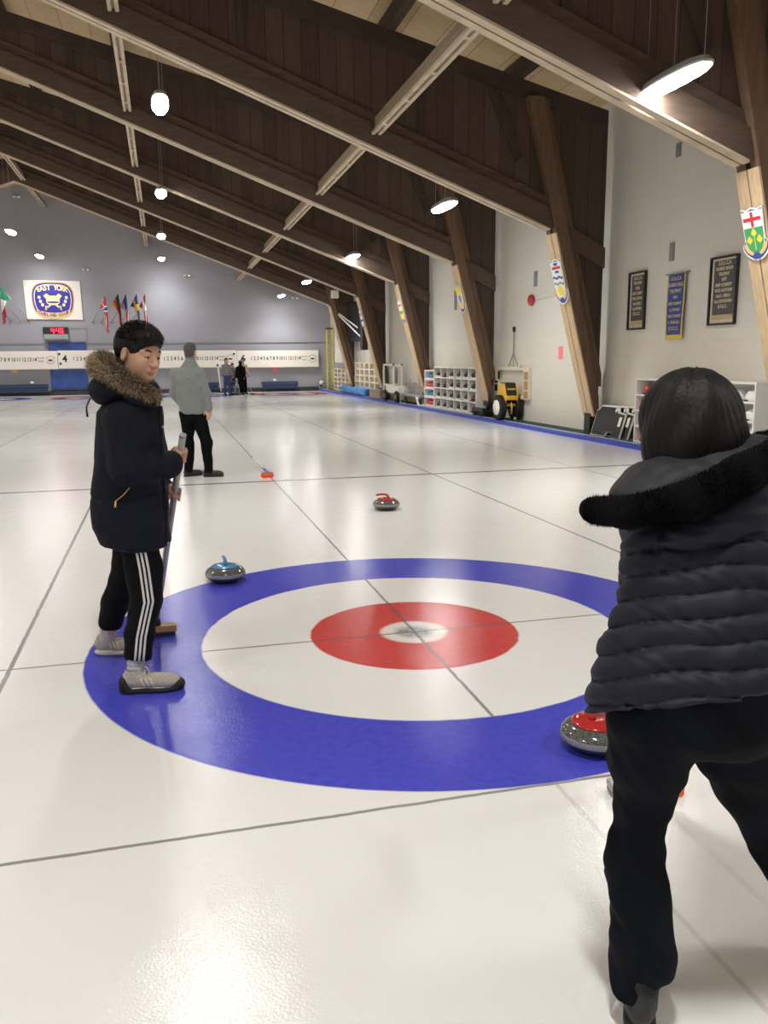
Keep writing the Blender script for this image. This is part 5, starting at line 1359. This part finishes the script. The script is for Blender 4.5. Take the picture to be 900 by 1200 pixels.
def stripe(P):
    v = P[:,0]-np.interp(P[:,2], zx, xx); bad = (P[:,1] > -.40-.0*P[:,2]) ; bad = P[:,1] > np.interp(P[:,2], [.14, .44, .80], [-.45, -.405, -.36]); v = v.copy(); v[bad] = 1; return v
F.build('track_trousers', M['trstripe'], boy, org, attr={'stripe': stripe})
# socks and shoes
F = Field((-1.62, -.56, .04), (-1.44, -.38, .24), .004); F.op(capp((-1.545, -.458, .07), (-1.533, -.452, .20), .040, .044), 0); F.disp(lambda X, Y, Z: .002*np.sin(Z*260)); F.build('sock', M['sock'], boy, org)
F = Field((-1.78, 0, .04), (-1.58, .2, .24), .004); F.op(capp((-1.715, .105, .08), (-1.685, .092, .19), .040, .044), 0); F.disp(lambda X, Y, Z: .002*np.sin(Z*260)); F.build('sock', M['sock'], boy, org)
def sneaker(heel, toe, z, gripper):
    h_, t_ = heel, toe
    lo = [min(h_[0], t_[0])-.09, min(h_[1], t_[1])-.09, -.01+z]; hi = [max(h_[0], t_[0])+.09, max(h_[1], t_[1])+.09, .17+z]
    U = Field(lo, hi, .0035); shoe(U, h_, t_, w=.046, h=.078, z=.018+z); 
    hv = np.array([*h_, 0.]); tv = np.array([*t_, 0.]); d = (tv-hv); ln = np.linalg.norm(d); d /= ln; n_ = np.array([-d[1], d[0], 0])
    U.op(capp(hv+d*ln*.20+np.array([0,0,.12+z]), hv+d*ln*.20+np.array([0,0,.19+z]), .030, .034), .006, 's')
    U.disp(lambda X, Y, Z: .0012*np.sin(X*420)*np.sin(Z*420)); up = U.build('shoe_upper', M['sneak'], boy, org)
    S_ = Field(lo, hi, .0035); shoe(S_, h_, t_, w=.047, z=z+.003, kind='s'); S_.cut(lambda X, Y, Z: (z+.0005-Z)+0*X+0*Y, lo, hi)
    S_.build('shoe_sole', M['sneakw'], boy, org)
    if gripper:
        G = Field(lo, hi, .0035); shoe(G, h_, t_, w=.052, z=z, kind='s'); G.op(ellp(hv+d*.93*ln+np.array([0,0,.03+z]), (.035,.042,.028)), .02); G.op(ellp(hv+d*.06*ln+np.array([0,0,.045+z]), (.030,.040,.045)), .02)
        G.cut(lambda X, Y, Z: (.002+z-Z)+0*X+0*Y, lo, hi); G.build('rubber_gripper', M['rubber'], boy, org)
    mb = MB()
    for i in range(5):
        f = .40+.065*i; c = hv+d*ln*f+np.array([0, 0, .107+z-.058*(f-.38)/.28]); mb.tube([V(c+n_*.028-np.array([0,0,.014]))-V(org), V(c+np.array([0,0,.004]))-V(org), V(c-n_*.028-np.array([0,0,.014]))-V(org)], .0032, 5)
    for sg in (1, -1):
        c = hv+d*ln*.38+np.array([0, 0, .115+z]); mb.tube([V(c)-V(org), V(c+n_*sg*.022+d*.015+np.array([0,0,.016]))-V(org), V(c+n_*sg*.036+d*.03-np.array([0,0,.002]))-V(org)], .0026, 5)
    mb.build('laces', M['pale_fur'], up, smooth=True)
    mb = MB()
    sgn = -1 if (n_[1] > 0) else 1
    for i in range(3):
        f = .40+.075*i; a = hv+d*ln*f+n_*sgn*.0445+np.array([0,0,.032+z]); b2 = hv+d*ln*(f-.07)+n_*sgn*.036+np.array([0,0,.078+z]); mb.tube([V(a)-V(org), V((a+b2)/2+n_*sgn*.002)-V(org), V(b2)-V(org)], .0042, 5)
    mb.build('side_stripes', M['sneakw'], up, smooth=True)
sneaker((-1.612, -.478), (-1.330, -.500), .0, True)
sneaker((-1.775, .118), (-1.520, .075), .0, False)
# ---------------- the person bending in the foreground
org = (-.17, -2.90, 0); wom = person_root('person seen from behind in a dark quilted puffer jacket with a black-trimmed hood', org[0], org[1])
R = rotm(math.radians(60), math.radians(16)); O = np.array((-.098, -2.655, 1.405)); s = 1.03
F = Field((-.55, -3.06, .0), (.45, -2.15, 1.56), .0055)
T = head(F, O, R, s, neck=((-.105, -2.70, 1.22), (-.10, -2.665, 1.35), .055))
F.op(loft([(.74, -.165, -2.88, .16, .10), (.95, -.165, -2.87, .13, .09), (1.15, -.12, -2.78, .15, .09), (1.24, -.105, -2.73, .13, .08)], rnd=.05), .02)
LW, RW = (-.085, -2.46, .90), (.16, -2.50, .80)
chain(F, [(-.205, -2.67, 1.18), (-.150, -2.55, .99), LW], [.048, .040, .028], .02)
chain(F, [(.045, -2.82, 1.20), (.175, -2.70, .98), RW], [.048, .040, .028], .02)
chain(F, [(-.26, -2.87, .78), (-.292, -2.855, .55), (-.302, -2.855, .42), (-.315, -2.915, .08)], [.070, .045, .040, .028], .02)
chain(F, [(-.065, -2.88, .78), (.010, -2.86, .55), (.085, -2.845, .42), (.275, -2.90, .08)], [.070, .048, .042, .028], .02)
F.op(capp((-.315, -2.92, .045), (-.25, -2.81, .04), .026), .01); F.op(capp((.29, -2.92, .045), (.37, -2.81, .04), .026), .01)
SA, SB = np.array((.03, -2.46, 1.06)), np.array((.265, -1.98, .075))
grip_hand(F, SA, SB, .18, (-.9, -.3, 0), LW, s=.95, rad=.014, flip=-1)
grip_hand(F, SA, SB, .36, (.6, -.7, 0), RW, s=.95, rad=.014, flip=1)
F.build('body', [M['skin'], M['lip']], wom, org, matfn=lipmask(T, R, s, O))
eyes(T, R, s, wom, org)
t = thing('curling_brush', 'brush with an orange and grey head glimpsed behind the leg of the bending person', 'brush', (.265, -1.98, 0), math.radians(-12))
Rz = Matrix.Rotation(math.radians(12), 3, 'Z'); loc_ = lambda p: Rz @ (V(p)-V((.265, -1.98, 0)))
MB().box((-.115, -.038, .002), (.085, .038, .024)).build('brush_pad', M['vent'], t, bevel=.008)
mb = MB(); mb.box((-.12, -.034, .024), (.11, .034, .052)); mb.build('brush_head', M['alu'], t, bevel=.010)
MB().box((.088, -.042, .003), (.150, .042, .046)).build('orange_tip', M['orange'], t, bevel=.012)
MB().tube([loc_(SB), loc_(SA)], .0135, 12).build('shaft', M['handle'], t, smooth=True)
MB().tube([(0, 0, .045), loc_(SB+(SA-SB)*.06)], [.024, .018], 12).build('socket', M['black'], t, smooth=True)
# hair, chin length
F = Field((-.28, -2.86, 1.20), (.10, -2.46, 1.58), .004)
F.op(ellp((-.096, -2.665, 1.432), (.116, .122, .109)), 0); F.op(ellp((-.098, -2.69, 1.365), (.128, .112, .13)), .03)
F.op(capp((-.10, -2.70, 1.36), (-.105, -2.71, 1.26), .105, .095), .03)
F.op(ellp((-.09, -2.535, 1.37), (.085, .07, .12)), .02, 's')
def strands(X, Y, Z):
    th = np.arctan2(Y+2.68, X+.098); return .0010*np.sin(th*34+4*np.sin(Z*14)+X*30)*np.clip((1.52-Z)*12, .1, 1)+.0007*np.sin(th*83+7*np.sin(Z*9))+.003*np.sin(th*7+2*np.sin(Z*20))
F.disp(strands)
F.build('hair', M['hairb'], wom, org, smooth_it=1)
# puffer jacket
def quilt_s(X, Y, Z): return Z+.42*(Y+2.88)
F = Field((-.56, -3.16, .70), (.46, -2.34, 1.42), .0055)
F.op(loft([(.70, -.205, -2.905, .245, .185), (.80, -.200, -2.900, .240, .180), (.89, -.188, -2.890, .226, .170), (.96, -.172, -2.870, .205, .160), (1.03, -.155, -2.850, .192, .152), (1.09, -.145, -2.825, .186, .148), (1.17, -.132, -2.79, .186, .145), (1.25, -.115, -2.755, .178, .13), (1.31, -.10, -2.73, .125, .10), (1.34, -.10, -2.72, .09, .08)], pw=2.35, rnd=.05, rot=-.5), .02)
chain(F, [(-.205, -2.70, 1.20), (-.140, -2.58, 1.00), (-.095, -2.49, .92)], [.080, .062, .048], .04)
chain(F, [(.035, -2.82, 1.22), (.170, -2.71, .99), (.160, -2.54, .83)], [.092, .075, .055], .04)
F.cut(lambda X, Y, Z: (.795-.42*(Y+2.90))-Z+0*X, (-.56, -3.16, .60), (.05, -2.70, .96)); F.cut(lambda X, Y, Z: (.795-.42*(Y+2.90))-Z+0*X, (.0, -3.16, .60), (.46, -2.72, .96))
def pf(X, Y, Z):
    q = quilt_s(X, Y, Z)+.012*np.sin(X*7+1)+.004*np.sin(X*31+Z*9); t_ = (q-.79)/.0600
    a = -.0100*np.abs(np.sin(PI*t_))**.6+.0045*np.exp(-(np.sin(PI*t_)/.16)**2)
    ro = np.random.RandomState(1)
    a = a + .0022*np.sin(X*95+Z*40+3*np.sin(Z*60+X*14))*(.35+.65*np.abs(np.cos(PI*t_)))+wr(31, 10, .006)(X, Y, Z)
    return a+.005
F.disp(pf)
F.op(capp((-.10, -2.478, .915), (-.04, -2.43, .88), .034), .004, 's'); F.op(capp((.16, -2.52, .815), (.16, -2.45, .77), .036), .004, 's')
F.op(loft([(.55, -.195, -2.89, .205, .135), (.85, -.195, -2.885, .195, .13)], rnd=.03), .008, 's')
F.build('puffer_jacket', M['puffer'], wom, org)
# waist seam cord and hood
def on(p, q): return V(p)-V(q)
F = Field((-.50, -3.02, 1.08), (.34, -2.45, 1.48), .005)
Rh = np.array(Matrix.Rotation(math.radians(-13), 3, 'Y'))
F.op(ellp((-.120, -2.735, 1.290), (.225, .125, .068), Rh), .0); F.op(ellp((-.03, -2.715, 1.310), (.16, .12, .050), Rh), .04)
F.op(ellp((-.10, -2.63, 1.42), (.135, .10, .12)), .02, 's')
F.disp(lambda X, Y, Z: wr(41, 15, .008)(X, Y, Z)+wr(42, 40, .0025)(X, Y, Z))
F.build('hood_shell', M['hoodn'], wom, org)
F = Field((-.50, -3.08, 1.05), (.34, -2.55, 1.40), .005)
F.op(ellp((-.145, -2.875, 1.190), (.170, .070, .038), np.array(Matrix.Rotation(math.radians(-9), 3, 'Y'))), 0)
F.op(ellp((-.10, -2.88, 1.225), (.19, .055, .05), Rh), .03)
F.disp(lambda X, Y, Z: wr(43, 26, .010, (.5, 1, 1.6))(X, Y, Z))
F.build('hood_fold', M['puffer'], wom, org)
F = Field((-.52, -3.12, 1.08), (.42, -2.50, 1.50), .005)
pts = [(-.392, -2.735, 1.218), (-.355, -2.830, 1.228), (-.250, -2.900, 1.257), (-.130, -2.920, 1.318), (-.040, -2.895, 1.345), (.045, -2.830, 1.360), (.110, -2.745, 1.358), (.115, -2.650, 1.345)]
chain(F, pts, [.030, .033, .043, .040, .034, .032, .032, .028], .02)
F.disp(lambda X, Y, Z: .0015*np.sin(X*330+Z*200)*np.sin(Y*300+Z*260)+wr(44, 20, .004)(X, Y, Z))
fur = F.build('hood_trim', M['blackfur'], wom, org)
mb = MB(); rf = random.Random(21)
for i in range(9000):
    k = rf.randrange(len(pts)-1); f = rf.random(); a, b_ = V(pts[k]), V(pts[k+1]); p = a.lerp(b_, f); tn = (b_-a).normalized(); u1 = tn.orthogonal().normalized(); u2 = tn.cross(u1); th = rf.uniform(0, 2*PI)
    n_ = u1*math.cos(th)+u2*math.sin(th); r0 = [.030, .033, .043, .040, .034, .032, .032, .028]; rr = r0[k]*(1-f)+r0[k+1]*f
    tuft(mb, p+n_*rr*.95-V(org), p+n_*(rr+rf.uniform(.004, .010))+tn*rf.uniform(-.006, .006)-V(org), .0013)
mb.build('trim_pile', M['blackfur'], fur)['kind'] = 'stuff'
# trousers
F = Field((-.52, -3.10, .04), (.50, -2.62, .94), .005)
F.op(loft([(.675, -.165, -2.88, .15, .12), (.74, -.170, -2.885, .215, .150), (.86, -.180, -2.885, .210, .150), (.92, -.18, -2.88, .19, .14)], pw=2.2, rnd=.05), .03)
chain(F, [(-.285, -2.88, .76), (-.292, -2.865, .64), (-.292, -2.850, .53), (-.302, -2.850, .41), (-.305, -2.875, .29), (-.300, -2.895, .19), (-.318, -2.910, .100)], [.112, .084, .070, .071, .072, .080, .062], .02)
chain(F, [(-.070, -2.88, .76), (-.035, -2.87, .64), (.012, -2.855, .53), (.09, -2.84, .41), (.16, -2.86, .29), (.215, -2.88, .19), (.275, -2.90, .085)], [.115, .098, .088, .082, .080, .088, .068], .02)
F.disp(lambda X, Y, Z: wr(51, 14, .012, (1, 1, .7))(X, Y, Z)+wr(52, 34, .004)(X, Y, Z)+.004*np.sin(Z*58+X*20+2*np.sin(Y*25))*(Z < .35))
F.cut(lambda X, Y, Z: (.075-Z)+0*X+0*Y, (-.52, -3.10, 0), (.50, -2.6, .13))
F.op(capp((-.325, -2.92, -.02), (-.318, -2.91, .10), .048), .004, 's'); F.op(capp((.29, -2.91, -.02), (.272, -2.90, .09), .050), .004, 's')
F.build('trousers', M['trousern'], wom, org)
for (h_, t_) in (((-.350, -2.975), (-.215, -2.750)), ((.255, -2.96), (.385, -2.735))):
    lo = [min(h_[0], t_[0])-.09, h_[1]-.07, -.01]; hi = [max(h_[0], t_[0])+.09, t_[1]+.07, .16]
    U = Field(lo, hi, .004); shoe(U, h_, t_, w=.044, h=.075, z=.018); up = U.build('shoe_upper', M['shoed'], wom, org)
    S_ = Field(lo, hi, .004); shoe(S_, h_, t_, w=.046, z=.003, kind='s'); S_.cut(lambda X, Y, Z: (.0005-Z)+0*X+0*Y, lo, hi); S_.build('shoe_sole', M['rubber'], wom, org)
    d_ = V((t_[0]-h_[0], t_[1]-h_[1], 0)).normalized(); a_ = V((h_[0], h_[1], 0))+d_*.06
    MB().tube([on(a_+V((0, 0, .05)), org), on(a_+V((0, 0, .14)), org)], [.040, .042], 16).build('sock', M['rubber'], wom, smooth=True)
    for sg in (-1, 1): MB().tube([on((h_[0]+sg*.040, h_[1]+.055, .035), org), on((h_[0]+sg*.040, h_[1]+.035, .085), org)], .006, 5).build('reflective_tab', M['sock'], up, smooth=True)

# ---------------- generic clothed figure
def figure(label, org, h, J, mats, yaw, top_rows, hairfn='short', pw=2.2, seed=3, hd=1.0, leg_r=(.095, .072, .058), arm_r=(.062, .052, .042), hands=True, tilt=0, grid=.006, group=None, footdir=None, fold=.008, stripe_top=None, hem=None):
    """J: dict of joints in world space"""
    p = thing('person', label, 'person', org, 0, group)
    R = rotm(yaw, tilt); O = np.array(J['head'])
    allp = np.array([v for v in J.values()]); lo = list(allp.min(0)-.22); hi = list(allp.max(0)+.22); lo[2] = -.02
    F = Field(lo, hi, grid); T = head(F, O, R, hd, neck=(J['neck'], tuple(O-np.array([0, 0, .05])), .056*hd))
    F.op(capp(tuple(np.array(J['neck'])-np.array([0, 0, .16])), ((J['hipL'][0]+J['hipR'][0])/2, (J['hipL'][1]+J['hipR'][1])/2, J['hipL'][2]), .09, .10), .03)
    for sd in 'LR':
        chain(F, [J['sh'+sd], J['el'+sd], J['wr'+sd]], [.045, .036, .026], .02)
        chain(F, [J['hip'+sd], J['kn'+sd], J['an'+sd]], [.075, .05, .030], .02)
        F.op(capp(J['an'+sd], tuple(np.array(J['an'+sd])+np.array([*footdir[sd], 0])*.11-np.array([0, 0, .045])), .022), .01)
        d = np.array(J['wr'+sd])-np.array(J['el'+sd]); rest_hand(F, J['wr'+sd], d, J.get('pn'+sd, (0, 1, 0)), s=.95, side=1 if sd == 'L' else -1)
    F.build('body', [mats['skin'], M['lip']], p, org, matfn=lipmask(T, R, hd, O))
    eyes(T, R, hd, p, org, brow=mats['hair'])
    H = Field(O-.24, O+.24, min(grid, .005))
    def HE(c, r, k=.015, mode='u'): H.op(ellp(T(c), np.array(r)*hd, R), k, mode)
    HE((-.012, 0, .042), (.101, .081, .090))
    if hairfn == 'long': HE((-.05, 0, -.03), (.065, .088, .12), .03)
    else: HE((-.052, 0, -.035), (.045, .060, .078), .03)
    HE((.105, 0, -.022), (.074, .090, .075), .012, 's')
    if hairfn != 'long': HE((.045, 0, -.105), (.16, .13, .075), .012, 's')
    for sg in (1, -1): HE((.004, .085*sg, -.020), (.024, .026, .04), .01, 's')
    H.disp(lambda X, Y, Z: .0012*np.sin(X*230+2*np.sin(Z*50))*np.sin(Y*210-Z*60)); H.build('hair', mats['hair'], p, org)
    F = Field(lo, hi, grid)
    F.op(loft(top_rows, pw=pw, rnd=.035), .02)
    for sd in 'LR':
        e = np.array(J['wr'+sd]); d = e-np.array(J['el'+sd]); d /= np.linalg.norm(d)
        chain(F, [J['sh'+sd], J['el'+sd], tuple(e+d*.015)], arm_r, .03); F.op(capp(tuple(e-d*.01), tuple(e+d*.09), arm_r[2]*.78), .004, 's')
    nk = np.array(J['neck']); F.op(capp(tuple(nk-np.array([0, 0, .06])), tuple(nk+np.array([0, 0, .050])), .074, .070), .02); F.op(capp(tuple(nk+np.array([0, .03, .100])), tuple(nk+np.array([0, 0, .12])), .058), .004, 's')
    F.disp(lambda X, Y, Z: wr(seed, 12, fold, (1, 1, .8))(X, Y, Z)+wr(seed+1, 30, fold*.3)(X, Y, Z))
    at = None
    if stripe_top: at = {'stripe': stripe_top}
    F.build(mats['topname'], mats['top'], p, org, attr=at)
    F = Field(lo, hi, grid)
    F.op(loft([(J['hipL'][2]-.10, (J['hipL'][0]+J['hipR'][0])/2, (J['hipL'][1]+J['hipR'][1])/2, .135, .11), (J['hipL'][2]+.06, (J['hipL'][0]+J['hipR'][0])/2, (J['hipL'][1]+J['hipR'][1])/2, .15, .12)], rnd=.04), .02)
    for sd in 'LR':
        a, k_, n_ = (np.array(J[q+sd]) for q in ('hip', 'kn', 'an')); chain(F, [a, k_, k_*.4+n_*.6, n_-np.array([0, 0, .01])], [leg_r[0], leg_r[1], leg_r[2]*1.08, leg_r[2]], .02)
    F.disp(lambda X, Y, Z: wr(seed+5, 14, .009, (1, 1, .7))(X, Y, Z)); F.cut(lambda X, Y, Z: (.055-Z)+0*X+0*Y, (lo[0], lo[1], 0), (hi[0], hi[1], .15))
    F.build('trousers', mats['leg'], p, org)
    for sd in 'LR':
        fd = np.array(footdir[sd], float); fd /= np.linalg.norm(fd); a = np.array(J['an'+sd][:2]); h_, t_ = tuple(a-fd*.075), tuple(a+fd*.205)
        aa = V(J['an'+sd]); MB().tube([aa+V((0, 0, -.03))-V(org), aa+V((0, 0, .06))-V(org)], [.050, .046], 14).build('sock', M['rubber'], p, smooth=True)
        l2 = [min(h_[0], t_[0])-.09, min(h_[1], t_[1])-.09, -.01]; h2 = [max(h_[0], t_[0])+.09, max(h_[1], t_[1])+.09, .16]
        U = Field(l2, h2, max(.0045, grid*.7)); shoe(U, h_, t_, w=.046, h=.078, z=.018); U.build('shoe_upper', mats['shoe'], p, org)
        U = Field(l2, h2, max(.0045, grid*.7)); shoe(U, h_, t_, w=.047, z=.003, kind='s'); U.cut(lambda X, Y, Z: (.0005-Z)+0*X+0*Y, l2, h2); U.build('shoe_sole', M['rubber'], p, org)
    return p
def body_mats(skin, hair, top, leg, shoe_, topname): return dict(skin=skin, hair=hair, top=top, leg=leg, shoe=shoe_, topname=topname)

# the man in grey, seen from behind
J = dict(head=(-.965, 7.22, 1.685), neck=(-.975, 7.21, 1.585), shL=(-1.165, 7.24, 1.40), shR=(-.865, 7.18, 1.40), elL=(-1.20, 7.30, 1.13), elR=(-.785, 7.17, 1.14), wrL=(-1.10, 7.42, .96), wrR=(-.765, 7.14, .925),
         hipL=(-1.055, 7.22, .86), hipR=(-.905, 7.20, .86), knL=(-1.045, 7.25, .47), knR=(-.815, 7.17, .47), anL=(-1.065, 7.22, .085), anR=(-.805, 7.10, .085), pnL=(.8, .3, 0), pnR=(-.5, .7, 0))
rows = [(.845, -.97, 7.21, .175, .13), (.92, -.975, 7.21, .178, .135), (1.05, -.985, 7.21, .180, .13), (1.20, -.995, 7.21, .188, .13), (1.34, -1.005, 7.21, .190, .125), (1.42, -1.00, 7.21, .170, .105), (1.48, -.985, 7.22, .13, .09), (1.595, -.972, 7.212, .070, .068)]
figure('man with grey hair in a light grey fleece and black trousers, facing away', (-.95, 7.18, 0), 1.8, J, body_mats(M['skinp'], M['hairg'], M['sweater'], M['trouser'], M['shoed'], 'fleece_top'), math.radians(62), rows, footdir=dict(L=(.75, .3), R=(.95, -.15)), hd=.98, seed=60, arm_r=(.078, .062, .045), leg_r=(.100, .078, .062), grid=.006)
floor_brush('thin brush with orange head and blue lower grip, on the ice beyond the rings', (-.04, 6.80, 0), math.radians(2.2), math.radians(1.8), 5.9-4.5)
# far figures by the end wall
def far_person(label, x, y, h, yaw, top, leg, hair, topname, hairfn='short', stripe_top=None, w=.18, arm=(.04, -.02)):
    k = h/1.75; fx, fy = math.cos(yaw), math.sin(yaw); lx, ly = -fy, fx
    def P(side, fwd, z): return (x+lx*side*k+fx*fwd*k, y+ly*side*k+fy*fwd*k, z*k)
    J = dict(head=P(0, .03, 1.63), neck=P(0, 0, 1.46), shL=P(.17, 0, 1.37), shR=P(-.17, 0, 1.37), elL=P(.23, .0+arm[0], 1.10), elR=P(-.23, .0+arm[1], 1.10), wrL=P(.22, .14+arm[0], .90), wrR=P(-.22, .12+arm[1], .88),
             hipL=P(.085, 0, .86), hipR=P(-.085, 0, .86), knL=P(.09, .05, .47), knR=P(-.09, .0, .47), anL=(*P(.11, .02, 0)[:2], .085), anR=(*P(-.10, -.06, 0)[:2], .085), pnL=(-lx, -ly, 0), pnR=(lx, ly, 0))
    ax = abs(lx) > abs(ly); a, b_ = (w, w*.68) if ax else (w*.68, w)
    rows = [(z*k, x, y, a*q*k, b_*q*k) for z, q in ((.84, .95), (1.0, .92), (1.2, 1.0), (1.33, 1.0), (1.41, .85), (1.47, .5))]
    return figure(label, (x, y, 0), h, J, body_mats(M['skin'], hair, top, leg, M['shoed'], topname), yaw, rows, hairfn=hairfn, footdir=dict(L=(fx, fy), R=(fx, fy)), hd=k, seed=int(x*100) % 97, grid=.014, stripe_top=stripe_top, arm_r=(.072*k, .058*k, .046*k), leg_r=(.092*k, .072*k, .06*k))
SM = striped_mat('black_white_striped_knit', (.012, .012, .014), (.55, .55, .55), .05, .11, 21)
far_person('person in jeans and a black and white patterned top, facing us by the end wall', 1.50, 34.9, 1.68, math.radians(-80), SM, M['denim'], M['hairb'], 'patterned_top', 'long', stripe_top=lambda P: P[:,2]-1.1+.05*np.sin(P[:,0]*30))
far_person('shorter person with white striped sleeves, half behind the one in jeans', 1.80, 35.3, 1.45, math.radians(-60), SM, M['denim'], M['hairb'], 'striped_jacket', stripe_top=lambda P: (P[:,2]-1.0)*1.3)
far_person('person all in black walking away toward scoreboard 6', 2.12, 34.7, 1.56, math.radians(100), M['trouser'], M['trouser'], M['hairb'], 'black_coat', 'long', w=.21)
far_person('person with a yellow-tan sleeve mostly hidden behind the one in black', 2.30, 35.5, 1.68, math.radians(-70), M['bletter'], M['trouser'], M['hairb'], 'tan_jacket', 'long', w=.17)
t = thing('curling_brush', 'dark brush held out low beside the person all in black', 'brush', (2.62, 34.9, 0))
MB().tube([(0, 0, .06), (-.18, -.15, .95)], .014, 8).build('shaft', M['alu'], t, smooth=True)
MB().box((-.12, -.04, .0), (.14, .04, .055)).build('brush_head', M['ink'], t, bevel=.01)
t = thing('sliding_aid', 'small grey delivery aid on the ice beside the striped pair', 'sliding aid', (1.90, 34.35, 0))
for x in (-.10, .10): MB().tube([(x, 0, .03), (x*.8, .05, .42), (0, .12, .62)], .018, 8).build('side_tube', M['alu'], t, smooth=True)
MB().box((-.13, -.10, 0), (.13, .12, .035)).build('slide_plate', M['ink'], t, bevel=.01)
MB().tube([(-.10, .12, .62), (.10, .12, .62)], .022, 8).build('hand_bar', M['ink'], t, smooth=True)

# ================================================================== CAMERA, WORLD, VIEW
cam = bpy.data.cameras.new('camera'); co = bpy.data.objects.new('camera', cam); COL.objects.link(co)
r_ = V((0.96710848, -0.25421946, -0.00858274)); u_ = V((0.05421317, 0.17303774, 0.98342202)); f_ = V((0.24851988, 0.95154107, -0.18112831))
mw = Matrix((( r_.x, u_.x, -f_.x, -1.33769934), (r_.y, u_.y, -f_.y, -4.4481483), (r_.z, u_.z, -f_.z, 1.56752042), (0, 0, 0, 1)))
co.matrix_world = mw
cam.sensor_fit = 'VERTICAL'; cam.sensor_height = 36; cam.lens = 972.608/1200*36; cam.clip_start = .05; cam.clip_end = 200
scn.camera = co
w = bpy.data.worlds.new('world'); scn.world = w; w.use_nodes = True
w.node_tree.nodes['Background'].inputs[0].default_value = (.8, .85, 1, 1); w.node_tree.nodes['Background'].inputs[1].default_value = .05
vs_ = scn.view_settings; scn.display_settings.display_device = 'sRGB'
vs_.view_transform = 'Standard'; vs_.look = 'None'; vs_.exposure = -0.07; vs_.gamma = 1; vs_.use_curve_mapping = False
